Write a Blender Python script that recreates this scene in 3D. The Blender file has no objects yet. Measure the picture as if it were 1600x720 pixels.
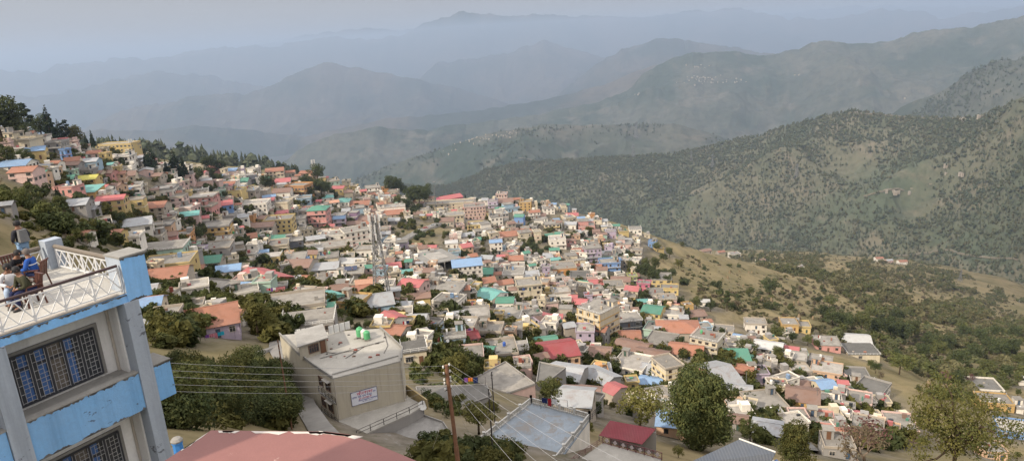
import bpy, bmesh, math, random
import numpy as np
from mathutils import Vector, Matrix, noise as mn
from math import radians, sin, cos, pi, atan2, sqrt, hypot, tan

random.seed(7); rng = np.random.default_rng(7)
sc = bpy.context.scene
col = sc.collection

# ------------------------------------------------------------------ camera maths
TH = radians(15.8); RO = radians(3.17); FPX = 1060.0
F = np.array([0, cos(TH), -sin(TH)]); R0 = np.array([1., 0, 0]); U0 = np.array([0, sin(TH), cos(TH)])
R = cos(RO)*R0 - sin(RO)*U0; U = sin(RO)*R0 + cos(RO)*U0
def ray(px, py):
    d = F*FPX + R*(px-800) + U*(360-py); return d/np.linalg.norm(d)
def onz(px, py, z):
    d = ray(px, py); return d*(z/d[2])
def proj(p):
    p = np.asarray(p, float); w = p@F
    return 800+FPX*(p@R)/w, 360-FPX*(p@U)/w
def zup(px, py, p):                      # height at which the vertical through p meets the sight line of (px, py)
    d = ray(px, py); t = (d[0]*p[0]+d[1]*p[1])/(d[0]**2+d[1]**2); return d[2]*t
cam_d = bpy.data.cameras.new('camera'); cam = bpy.data.objects.new('camera', cam_d); col.objects.link(cam)
cam_d.sensor_width = 36; cam_d.lens = 36*FPX/1600; cam_d.clip_start = .1; cam_d.clip_end = 120000
cam.matrix_world = Matrix(((R[0], U[0], -F[0], 0), (R[1], U[1], -F[1], 0), (R[2], U[2], -F[2], 0), (0, 0, 0, 1)))
sc.camera = cam

# ------------------------------------------------------------------ terrain: smooth surface through surveyed points
CP = [(350,665,50),(260,715,34),(722,742,54),(480,665,88),(560,660,98),(690,640,110),(600,722,84),
(830,715,90),(760,690,90),(975,705,104),(1095,705,150),(1240,715,160),(1040,600,258),(940,640,180),(880,600,215),(760,600,185),(700,570,190),
(640,560,170),(430,560,140),(300,555,140),(330,530,165),(240,540,150),(400,500,205),(320,465,245),(405,445,275),(470,495,210),(560,490,225),(597,462,250),(620,525,205),
(930,535,300),(840,505,315),(733,437,380),(680,425,385),(560,385,430),(437,370,470),(497,355,500),(320,400,360),(250,405,310),(200,380,310),
(60,390,230),(20,340,260),(110,375,260),(174,332,350),(35,287,345),(100,305,370),(300,323,440),(220,285,450),(350,330,460),(400,320,500),(470,310,560),(550,330,560),(640,335,560),
(30,232,430),(100,245,460),(180,240,520),(0,215,430),(240,262,540),(340,270,620),(450,272,660),(560,295,680),(660,312,660),(745,320,650),(790,318,650),(880,327,640),(940,350,610),(1000,370,590),
(743,345,590),(820,355,570),(870,390,510),(930,410,480),(955,425,465),(880,430,450),(1000,450,430),(1050,465,420),(1010,392,560),
(800,440,410),(900,470,380),(800,480,350),(1000,500,370),(1120,558,285),(1060,532,310),(1180,520,400),(1195,582,300),(1120,615,245),(1240,518,430),
(1100,430,560),(1200,440,620),(1300,430,780),(1320,410,1050),(1450,450,1000),(1560,490,900),(1300,500,500),(1400,500,620),(1500,560,560),(1340,560,400),(1300,548,410),
(1390,640,330),(1240,640,250),(1290,600,320),(1560,640,345),(1590,690,310),(1480,610,420),(1600,560,560),(1480,700,260),(1330,690,230),(1550,718,270)]
XP = [(0,-4,-13),(-8,12,-15),(-25,10,-9),(8,10,-15),(20,20,-24),(60,30,-48),(-60,-10,6),(-120,60,2),(-200,150,0),(0,-60,12),(100,-60,-20),(200,60,-90),(300,100,-150),(420,200,-210),(-330,250,0),(-420,380,0),(600,300,-290),(900,500,-400),(900,800,-430),
(-30,860,-260),(-250,900,-210),(-380,760,-130),(-480,600,-60),(120,820,-300),(250,900,-330),(-30,1200,-420),(-500,1000,-250),(300,1300,-440),(600,1300,-450),(900,1200,-460)]
TP = np.array([tuple(ray(a, b)*d) for a, b, d in CP]+XP)
def _phi(r2): return .5*r2*np.log(r2+1e-9)
TX = TP[:, :2]/100.
def _fit():
    n = len(TX); r2 = ((TX[:, None]-TX[None])**2).sum(-1)
    A = np.c_[np.ones(n), TX]
    M = np.block([[_phi(r2)+.02*np.eye(n), A], [A.T, np.zeros((3, 3))]])
    return np.linalg.solve(M, np.r_[TP[:, 2], 0, 0, 0])
TW = _fit()
def _H0(x, y):
    x = np.asarray(x, float)/100.; y = np.asarray(y, float)/100.; o = TW[-3]+TW[-2]*x+TW[-1]*y
    for i in range(len(TX)): o = o+TW[i]*_phi((x-TX[i, 0])**2+(y-TX[i, 1])**2)
    return o
_gx = np.arange(-1700, 1700, 5.); _gy = np.arange(-140, 1800, 5.); _HG = _H0(*np.meshgrid(_gx, _gy))
def H(x, y):
    u = np.clip((np.asarray(x, float)+1700)/5, 0, len(_gx)-1.001); v = np.clip((np.asarray(y, float)+140)/5, 0, len(_gy)-1.001); i = u.astype(int); j = v.astype(int); u = u-i; v = v-j
    return (_HG[j, i]*(1-u)+_HG[j, i+1]*u)*(1-v)+(_HG[j+1, i]*(1-u)+_HG[j+1, i+1]*u)*v
_ts = np.geomspace(25, 1500, 620)
def cast(px, py):
    """distance along each sight line to the ground; where it passes over a crest, the crest itself"""
    px = np.atleast_1d(np.asarray(px, float)); py = np.atleast_1d(np.asarray(py, float)); out = np.zeros(len(px)); miss = np.zeros(len(px), bool)
    D = F*FPX+(px-800)[..., None]*R+(360-py)[..., None]*U; D /= np.linalg.norm(D, axis=-1, keepdims=True)
    for i in range(len(px)):
        p = D[i]*_ts[:, None]; g = p[:, 2]-H(p[:, 0], p[:, 1]); k = np.argmax(g < 0)
        if g[k] < 0 and k > 0: out[i] = _ts[k-1]+(_ts[k]-_ts[k-1])*g[k-1]/(g[k-1]-g[k])
        else: q = np.where((_ts > 300) & (_ts < 800), g/_ts, 1e9); out[i] = _ts[np.argmin(q)]; miss[i] = True
    return out, miss
def gpt(px, py):
    d, miss = cast(px, py); p = ray(px, py)*float(d[0]); return np.array([p[0], p[1], float(H(p[0], p[1]))])

# ------------------------------------------------------------------ materials
MATS = {}
def newmat(name):
    m = bpy.data.materials.new(name); m.use_nodes = True; nt = m.node_tree
    for n in list(nt.nodes): nt.nodes.remove(n)
    out = nt.nodes.new('ShaderNodeOutputMaterial'); b = nt.nodes.new('ShaderNodeBsdfPrincipled')
    nt.links.new(b.outputs[0], out.inputs[0]); MATS[name] = m
    return m, nt, b, out
def N(nt, t, **kw):
    n = nt.nodes.new(t)
    for k, v in kw.items():
        if hasattr(n, k) and not k.startswith('i_'): setattr(n, k, v)
        else: n.inputs[k[2:].replace('_', ' ')].default_value = v
    return n
def wpos(nt, scale=(1, 1, 1), local=False):
    g = N(nt, 'ShaderNodeTexCoord') if local else N(nt, 'ShaderNodeNewGeometry'); mp = N(nt, 'ShaderNodeMapping'); mp.inputs['Scale'].default_value = scale
    nt.links.new(g.outputs['Object' if local else 'Position'], mp.inputs['Vector']); return mp.outputs[0]
def noise_f(nt, scale, detail=4, rough=.55, stretch=(1, 1, 1), lo=.35, hi=.65, local=False, dist=0.):
    n = N(nt, 'ShaderNodeTexNoise'); n.inputs['Scale'].default_value = scale; n.inputs['Detail'].default_value = detail; n.inputs['Roughness'].default_value = rough; n.inputs['Distortion'].default_value = dist
    nt.links.new(wpos(nt, stretch, local), n.inputs['Vector'])
    r = N(nt, 'ShaderNodeMapRange'); r.inputs['From Min'].default_value = lo; r.inputs['From Max'].default_value = hi
    nt.links.new(n.outputs['Fac'], r.inputs['Value']); return r.outputs[0]
def mixc(nt, f, a, b, mode='MIX'):
    m = N(nt, 'ShaderNodeMix', data_type='RGBA', blend_type=mode)
    for sock, v in ((m.inputs[0], f), (m.inputs[6], a), (m.inputs[7], b)):
        if hasattr(v, 'is_linked') or hasattr(v, 'links'): nt.links.new(v, sock)
        elif isinstance(v, (int, float)): sock.default_value = v
        else: sock.default_value = (*v[:3], 1)
    return m.outputs[2]
def mul(nt, a, b):
    m = N(nt, 'ShaderNodeMath', operation='MULTIPLY')
    for s, v in ((m.inputs[0], a), (m.inputs[1], b)):
        if isinstance(v, (int, float)): s.default_value = v
        else: nt.links.new(v, s)
    return m.outputs[0]
def bump(nt, b, f, strength=.3, dist=.05):
    bp = N(nt, 'ShaderNodeBump'); bp.inputs['Strength'].default_value = strength; bp.inputs['Distance'].default_value = dist
    nt.links.new(f, bp.inputs['Height']); nt.links.new(bp.outputs[0], b.inputs['Normal'])
def objrand(nt, lo, hi):
    o = N(nt, 'ShaderNodeObjectInfo'); r = N(nt, 'ShaderNodeMapRange'); r.inputs['To Min'].default_value = lo; r.inputs['To Max'].default_value = hi
    nt.links.new(o.outputs['Random'], r.inputs['Value']); return r.outputs[0]
def valc(nt, c, v):
    h = N(nt, 'ShaderNodeHueSaturation'); h.inputs['Color'].default_value = (.5, .5, .5, 1)
    if hasattr(c, 'links'): nt.links.new(c, h.inputs['Color'])
    else: h.inputs['Color'].default_value = (*c[:3], 1)
    nt.links.new(v, h.inputs['Value']); return h.outputs[0]
def lin(r, g, b):
    return tuple(((c/255)/12.92 if c <= 10 else ((c/255+.055)/1.055)**2.4) for c in (r, g, b))
def wallmat(name, rgb, stain=.55, near=False):
    if name in MATS: return MATS[name]
    m, nt, b, _ = newmat(name)
    c = valc(nt, rgb, objrand(nt, .82, 1.08))
    dirty = tuple(x*.55+.03 for x in rgb)
    st = noise_f(nt, .9 if not near else 1.3, 6, .65, (1, 1, .22), .46, .8)
    c = mixc(nt, mul(nt, st, stain if near else min(1, stain*1.5)), c, dirty)
    bl = noise_f(nt, .35, 5, .6, (1, 1, 1), .42, .75)
    c = mixc(nt, mul(nt, bl, .45), c, tuple(min(1, x*.62+.12) for x in rgb))
    fn = noise_f(nt, 9 if near else 4, 4, .7, (1, 1, 1), .3, .7)
    c = mixc(nt, mul(nt, fn, .14), c, (.16, .15, .13))
    if near:                                  # rain streaks under every edge
        c = mixc(nt, mul(nt, noise_f(nt, 2.6, 6, .6, (1, 1, .05), .5, .72), stain*.75), c, tuple(x*.38 for x in rgb))
        c = mixc(nt, mul(nt, noise_f(nt, .7, 7, .7, (1, 1, .6), .52, .7), stain*.6), c, tuple(x*.6+.02 for x in rgb))
    nt.links.new(c, b.inputs['Base Color']); b.inputs['Roughness'].default_value = .85; b.inputs['Specular IOR Level'].default_value = .2
    if near: bump(nt, b, fn, .25, .02)
    return m
def tinmat(name, rgb, rust=.35, pitch=5., rcol=(.16, .075, .04)):
    if name in MATS: return MATS[name]
    m, nt, b, _ = newmat(name)
    c = valc(nt, rgb, objrand(nt, .8, 1.1))
    c = mixc(nt, mul(nt, noise_f(nt, .5, 6, .65, (1, 1, 1), .5, .72), rust), c, rcol)
    c = mixc(nt, mul(nt, noise_f(nt, .22, 4, .6, (1, 1, 1), .4, .75), .45), c, tuple(x*.6+.09 for x in rgb))
    c = mixc(nt, mul(nt, noise_f(nt, 3.5, 3, .7, (1, 1, 1), .35, .7), .15), c, (.1, .09, .08))
    # sheets: seams and ribs run down the slope in the roof's own axes
    w = N(nt, 'ShaderNodeTexWave', wave_type='BANDS', bands_direction='X'); w.inputs['Scale'].default_value = pitch/6.283*2
    nt.links.new(wpos(nt, (1, 1, 1), True), w.inputs['Vector'])
    c = mixc(nt, mul(nt, w.outputs['Fac'], .22), c, tuple(x*.45 for x in rgb))
    nt.links.new(c, b.inputs['Base Color']); b.inputs['Roughness'].default_value = .75; b.inputs['Specular IOR Level'].default_value = .2
    bump(nt, b, w.outputs['Fac'], .5, .06)
    return m
def flatroofmat(name, rgb, blot=.6, near=False):
    if name in MATS: return MATS[name]
    m, nt, b, _ = newmat(name)
    c = valc(nt, rgb, objrand(nt, .75, 1.12))
    c = mixc(nt, mul(nt, noise_f(nt, .28, 7, .65, (1, 1, 1), .42, .7, dist=.6), blot), c, tuple(x*.5 for x in rgb))
    c = mixc(nt, mul(nt, noise_f(nt, .7, 6, .7, (1, 1, 1), .52, .75), .4), c, tuple(min(1, x*1.35+.03) for x in rgb))
    f = noise_f(nt, 6, 5, .7, (1, 1, 1), .3, .7)
    c = mixc(nt, mul(nt, f, .25), c, (.09, .085, .08))
    nt.links.new(c, b.inputs['Base Color']); b.inputs['Roughness'].default_value = .9; b.inputs['Specular IOR Level'].default_value = .15
    bump(nt, b, f, .25 if near else .15, .03)
    return m
def plain(name, rgb, rough=.6, metal=0., var=.3, scale=5., spec=.3):
    if name in MATS: return MATS[name]
    m, nt, b, _ = newmat(name)
    c = mixc(nt, mul(nt, noise_f(nt, scale, 5, .65, (1, 1, 1), .35, .72), var), rgb, tuple(x*.5+.01 for x in rgb))
    nt.links.new(c, b.inputs['Base Color']); b.inputs['Roughness'].default_value = rough; b.inputs['Metallic'].default_value = metal; b.inputs['Specular IOR Level'].default_value = spec
    return m
def leafmat(name, a, b2, transl=.25):
    m, nt, b, out = newmat(name)
    c = mixc(nt, noise_f(nt, .55, 4, .6, (1, 1, 1), .35, .68), a, b2)
    c = mixc(nt, mul(nt, noise_f(nt, 3.1, 3, .7, (1, 1, 1), .4, .75), .5), c, tuple(x*.45 for x in a))
    c = valc(nt, c, objrand(nt, .7, 1.25))
    nt.links.new(c, b.inputs['Base Color']); b.inputs['Roughness'].default_value = .75; b.inputs['Specular IOR Level'].default_value = .12
    t = N(nt, 'ShaderNodeBsdfTranslucent'); nt.links.new(c, t.inputs[0])
    mx = N(nt, 'ShaderNodeMixShader'); mx.inputs[0].default_value = transl
    nt.links.new(b.outputs[0], mx.inputs[1]); nt.links.new(t.outputs[0], mx.inputs[2]); nt.links.new(mx.outputs[0], out.inputs[0])
    return m

WALL = {'W': (.78,.715,.61), 'C': (.62,.52,.35), 'Y': (.60,.43,.13), 'O': (.55,.33,.08), 'P': (.64,.42,.36), 'R': (.62,.26,.22), 'L': (.43,.34,.45),
        'B': (.12,.27,.56), 'S': (.30,.45,.56), 'M': (.36,.53,.42), 'G': (.30,.28,.26), 'E': (.42,.35,.27), 'N': (.36,.10,.05), 'A': (.58,.25,.05),
        'V': (.26,.15,.26), 'D': (.13,.14,.17), 'K': (.50,.09,.18), 'X': (.40,.44,.10), 'Q': (.62,.38,.22), 'T': (.14,.40,.30)}
WNAME = {'W':'white','C':'cream','Y':'yellow','O':'ochre','P':'pale pink','R':'salmon','L':'lilac','B':'blue','S':'pale blue','M':'mint','G':'grey cement','E':'beige','N':'brick red','A':'orange','V':'purple','D':'dark slate','K':'magenta','X':'lime','Q':'peach','T':'green'}
WALL = {k: tuple(.82*c+.18*(sum(v)/3) for c in v) for k, v in WALL.items()}
WM = {k: wallmat('paint_'+WNAME[k].replace(' ', '_'), v) for k, v in WALL.items()}
ROOF = {'r': (.42,.13,.13), 't': (.31,.14,.09), 'g': (.08,.23,.165), 'b': (.20,.31,.47), 'y': (.33,.34,.35), 'n': (.22,.14,.11), 'w': (.46,.455,.44), 'c': (.14,.34,.31), 'e': (.50,.27,.18), 'u': (.50,.46,.10), 'm': (.25,.055,.06)}
RNAME = {'r':'pink-red','t':'rust','g':'green','b':'blue','y':'grey tin','n':'brown','w':'white tin','c':'teal','e':'peach','u':'lime','m':'maroon','f':'flat','l':'pale flat','d':'dark flat'}
RM = {k: tinmat('tin_'+RNAME[k].replace(' ', '_').replace('-', '_'), v, .5 if k in 'tny' else .28) for k, v in ROOF.items()}
RM['f'] = flatroofmat('roof_concrete', (.25,.232,.205), .75); RM['l'] = flatroofmat('roof_pale_concrete', (.36,.335,.30), .7); RM['d'] = flatroofmat('roof_dark_concrete', (.14,.135,.125))
GLASS = plain('window_glass', (.03,.035,.04), .25, 0, .5, 2., .5)
FRAME = plain('window_frame', (.42,.38,.33), .6); FRAME2 = plain('window_frame_dark', (.16,.10,.07), .6)
CONC = flatroofmat('concrete', (.36,.34,.31)); CONCN = flatroofmat('concrete_rough', (.30,.29,.27), .6, True)
DARK = plain('dark_metal', (.05,.045,.045), .5); STEEL = plain('galvanised_steel', (.2,.2,.2), .5, .3); WHITEP = plain('white_paint', (.66,.65,.62), .6, 0, .25)
DOORM = plain('wooden_door', (.14,.07,.04), .6); RED = plain('red_oxide', (.22,.07,.05), .6)

# ------------------------------------------------------------------ mesh building
class MB:
    def __init__(s): s.v = []; s.f = []; s.m = []
    def quad(s, *p, m=0):
        n = len(s.v); s.v += [tuple(map(float, q)) for q in p]; s.f.append(tuple(range(n, n+len(p)))); s.m.append(m)
    def hexa(s, a, b, m=0):                                # bottom ring a (4), top ring b (4)
        n = len(s.v); s.v += [tuple(map(float, q)) for q in list(a)+list(b)]
        for f in ((3,2,1,0),(4,5,6,7),(0,1,5,4),(1,2,6,5),(2,3,7,6),(3,0,4,7)): s.f.append(tuple(n+i for i in f)); s.m.append(m)
    def box(s, x0, x1, y0, y1, z0, z1, m=0):
        s.hexa([(x0,y0,z0),(x1,y0,z0),(x1,y1,z0),(x0,y1,z0)], [(x0,y0,z1),(x1,y0,z1),(x1,y1,z1),(x0,y1,z1)], m)
    def prism(s, poly, z0, z1, m=0, mt=None):
        n = len(s.v); k = len(poly); s.v += [(float(p[0]), float(p[1]), float(z0)) for p in poly]+[(float(p[0]), float(p[1]), float(z1)) for p in poly]
        s.f.append(tuple(n+i for i in range(k-1, -1, -1))); s.m.append(m); s.f.append(tuple(n+k+i for i in range(k))); s.m.append(m if mt is None else mt)
        for i in range(k): j = (i+1) % k; s.f.append((n+i, n+j, n+k+j, n+k+i)); s.m.append(m)
    def bar(s, a, b, w, h=None, m=0):                      # square bar from a to b
        a = Vector(a); b = Vector(b); d = (b-a); h = h or w
        if d.length < 1e-6: return
        d.normalize(); x = d.cross(Vector((0, 0, 1)))
        if x.length < 1e-3: x = Vector((1, 0, 0))
        x.normalize(); y = x.cross(d); x *= w/2; y *= h/2
        s.hexa([a-x-y, a+x-y, a+x+y, a-x+y], [b-x-y, b+x-y, b+x+y, b-x+y], m)
    def tube(s, pts, r, n=6, m=0, caps=True):
        pts = [Vector(p) for p in pts]; rs = r if isinstance(r, (list, tuple)) else [r]*len(pts); base = len(s.v)
        for i, p in enumerate(pts):
            d = (pts[min(i+1, len(pts)-1)]-pts[max(i-1, 0)]).normalized(); x = d.cross(Vector((0, 0, 1)))
            if x.length < 1e-3: x = Vector((1, 0, 0))
            x.normalize(); y = x.cross(d)
            for k in range(n):
                a = 2*pi*k/n; q = p+x*cos(a)*rs[i]+y*sin(a)*rs[i]; s.v.append(tuple(q))
        for i in range(len(pts)-1):
            for k in range(n):
                k2 = (k+1) % n; s.f.append((base+i*n+k, base+i*n+k2, base+(i+1)*n+k2, base+(i+1)*n+k)); s.m.append(m)
        if caps:
            s.f.append(tuple(base+k for k in range(n-1, -1, -1))); s.m.append(m); e = base+(len(pts)-1)*n; s.f.append(tuple(e+k for k in range(n))); s.m.append(m)
    def lathe(s, prof, n=16, c=(0, 0, 0), m=0):
        base = len(s.v)
        for r, z in prof:
            for k in range(n): a = 2*pi*k/n; s.v.append((c[0]+r*cos(a), c[1]+r*sin(a), c[2]+z))
        for i in range(len(prof)-1):
            for k in range(n):
                k2 = (k+1) % n; s.f.append((base+i*n+k, base+i*n+k2, base+(i+1)*n+k2, base+(i+1)*n+k)); s.m.append(m)
        s.f.append(tuple(base+(len(prof)-1)*n+k for k in range(n))); s.m.append(m)
    def mesh(s, name, mats, smooth=False):
        me = bpy.data.meshes.new(name); me.from_pydata(s.v, [], s.f)
        for mt in (mats if isinstance(mats, (list, tuple)) else [mats]): me.materials.append(mt)
        if any(s.m): me.polygons.foreach_set('material_index', s.m)
        if smooth: me.polygons.foreach_set('use_smooth', [True]*len(me.polygons))
        me.update(); return me
    def build(s, name, mats, parent=None, smooth=False):
        return link(name, s.mesh(name, mats, smooth), parent)
def link(name, me, parent=None):
    o = bpy.data.objects.new(name, me); col.objects.link(o)
    if parent: o.parent = parent
    return o
def thing(name, label, cat, loc=(0, 0, 0), rz=0., group=None):
    o = bpy.data.objects.new(name, None); o.empty_display_size = .2; col.objects.link(o); o.location = tuple(map(float, loc)); o.rotation_euler = (0, 0, rz)
    if label: o['label'] = label
    o['category'] = cat
    if group: o['group'] = group
    return o
def tag(o, label, cat, group=None):
    o['label'] = label; o['category'] = cat
    if group: o['group'] = group
    return o
def struct(o): o['kind'] = 'structure'; return o
def npmesh(name, V, Fc, mats, midx=None, smooth=False):
    """V (n,3), Fc (k,4) quads or (k,3) tris, all numpy"""
    me = bpy.data.meshes.new(name); k = Fc.shape[1]
    me.vertices.add(len(V)); me.vertices.foreach_set('co', np.ascontiguousarray(V, dtype=np.float32).ravel())
    me.loops.add(Fc.size); me.loops.foreach_set('vertex_index', np.ascontiguousarray(Fc, dtype=np.int32).ravel())
    me.polygons.add(len(Fc)); me.polygons.foreach_set('loop_start', np.arange(0, Fc.size, k, dtype=np.int32))
    for mt in mats: me.materials.append(mt)
    if midx is not None: me.polygons.foreach_set('material_index', np.asarray(midx, dtype=np.int32))
    me.polygons.foreach_set('use_smooth', np.full(len(Fc), smooth))
    me.update(calc_edges=True); return me

# landmarks (phrase, pixel) let the labels say which one is meant
LAND = []; PENDING = []     # PENDING: (object, look, px, py, fallback label or None)
SUN_E = 5.; SKY_S = .15; ZEN = 4.0; CLOUD = (3.1, 2.98, 2.95); HAZE_TOP = 320; HAZE_D = 1/7000; HAZE_C = (.56, .70, .915); HAZE_G = .36
# ------------------------------------------------------------------ houses
def window_mesh(name, w, h, chajja, fm, cols=2):
    b = MB(); f = .09
    b.quad((-w/2, -.02, 0), (w/2, -.02, 0), (w/2, -.02, h), (-w/2, -.02, h), m=1)
    b.box(-w/2-f, -w/2, -.1, .02, -f, h+f); b.box(w/2, w/2+f, -.1, .02, -f, h+f)
    b.box(-w/2, w/2, -.1, .02, -f, 0); b.box(-w/2, w/2, -.1, .02, h, h+f)
    for i in range(1, cols): x = -w/2+w*i/cols; b.box(x-.03, x+.03, -.06, 0, 0, h)
    b.box(-w/2, w/2, -.055, 0, h*.68, h*.68+.05)
    if chajja: b.box(-w/2-.25, w/2+.25, -.5, .02, h+f+.06, h+f+.15, m=2)
    return b.mesh(name, [fm, GLASS, CONC])
WINS = [window_mesh('window_plain', 1.15, 1.3, False, FRAME), window_mesh('window_shaded', 1.2, 1.3, True, FRAME2), window_mesh('window_wide', 1.7, 1.3, True, FRAME, 3), window_mesh('window_dark', 1., 1.25, False, FRAME2)]
_b = MB(); _b.box(-.5, .5, -.08, .02, 0, 2.1, 0); _b.box(-.43, .43, -.1, -.05, .05, 2.03, 1); DOORS = [_b.mesh('door_leaf', [FRAME2, m]) for m in (DOORM, plain('door_blue', (.05,.08,.12)), plain('door_green', (.05,.09,.07)))]
NUM = {1: 'single-storey', 2: 'two-storey', 3: 'three-storey', 4: 'four-storey', 5: 'five-storey'}
HRECT = []       # picture boxes of the placed houses, so that fillers do not stand in front of them
HOUSES = []          # (x, y, radius) of everything built, world
rh = random.Random(11)
def gable(name, w, d, rise, ov, mat, parent, loc, rot=0., hip=False):
    b = MB(); x = w/2+ov; y = d/2+ov; t = .09; z = -ov*rise/(d/2); hx = max(0, w/2-d/2*.9) if hip else x
    def sl(p, q, r_, s): b.hexa([p, q, r_, s], [tuple(Vector(k)+Vector((0, 0, t))) for k in (p, q, r_, s)])
    sl((-x, -y, z), (x, -y, z), (hx, 0, rise), (-hx, 0, rise)); sl((x, y, z), (-x, y, z), (-hx, 0, rise), (hx, 0, rise))
    if hip:
        for s in (1, -1): b.hexa([(s*x, -s*y, z), (s*x, s*y, z), (s*hx, 0, rise), (s*hx, 0, rise)], [(s*x, -s*y, z+t), (s*x, s*y, z+t), (s*hx, 0, rise+t), (s*hx, 0, rise+t)])
    b.box(-hx, hx, -.14, .14, rise+t-.02, rise+t+.06)
    o = b.build(name, mat, parent); o.location = loc; o.rotation_euler = (0, 0, rot); return o
def railing(b, pts, h=.95, step=1.6, r=.05, rails=3):
    for p, q in zip(pts[:-1], pts[1:]):
        p = Vector(p); q = Vector(q); n = max(1, round((q-p).length/step))
        for i in range(n+1): c = p.lerp(q, i/n); b.bar(c, c+Vector((0, 0, h)), r*1.6)
        for k in range(rails): dz = Vector((0, 0, h*(k+1)/rails)); b.bar(p+dz, q+dz, r)
def place_windows(root, w, d, z0, zs, fh, st, rich=1., skipfront=(), seed=0):
    r = random.Random(seed); wk = r.randrange(4); wk2 = r.choice([wk, r.randrange(4)])
    for k in range(st):
        base = zs+k*fh
        if fh < 1.9: continue
        for face, L in (('f', w), ('l', d), ('r', d)):
            n = max(1, int(L/r.choice((2.6, 3., 3.4)))); n = min(n, 9)
            if L < 2: continue
            for i in range(n):
                if r.random() > (.88 if face == 'f' else .6)*rich: continue
                u = -L/2+L*(i+.5)/n; door = face == 'f' and i == n//2 and (k == 0 or r.random() < .3)
                me = DOORS[r.randrange(3)] if door else WINS[wk if r.random() < .75 else wk2]
                if not door and L/n < 2.1 and me is WINS[2]: me = WINS[0]
                o = link('door' if door else 'window', me, root)
                zz = base+(.06 if door else fh*.31)
                sz = min(1., fh*.47/1.3) if not door else min(1., fh*.72/2.1)
                o.scale = (1, 1, sz)
                if face == 'f': o.location = (u, 0, zz)
                elif face == 'l': o.location = (-w/2, d/2-u, zz); o.rotation_euler = (0, 0, -pi/2)
                else: o.location = (w/2, d/2+u, zz); o.rotation_euler = (0, 0, pi/2)
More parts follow.
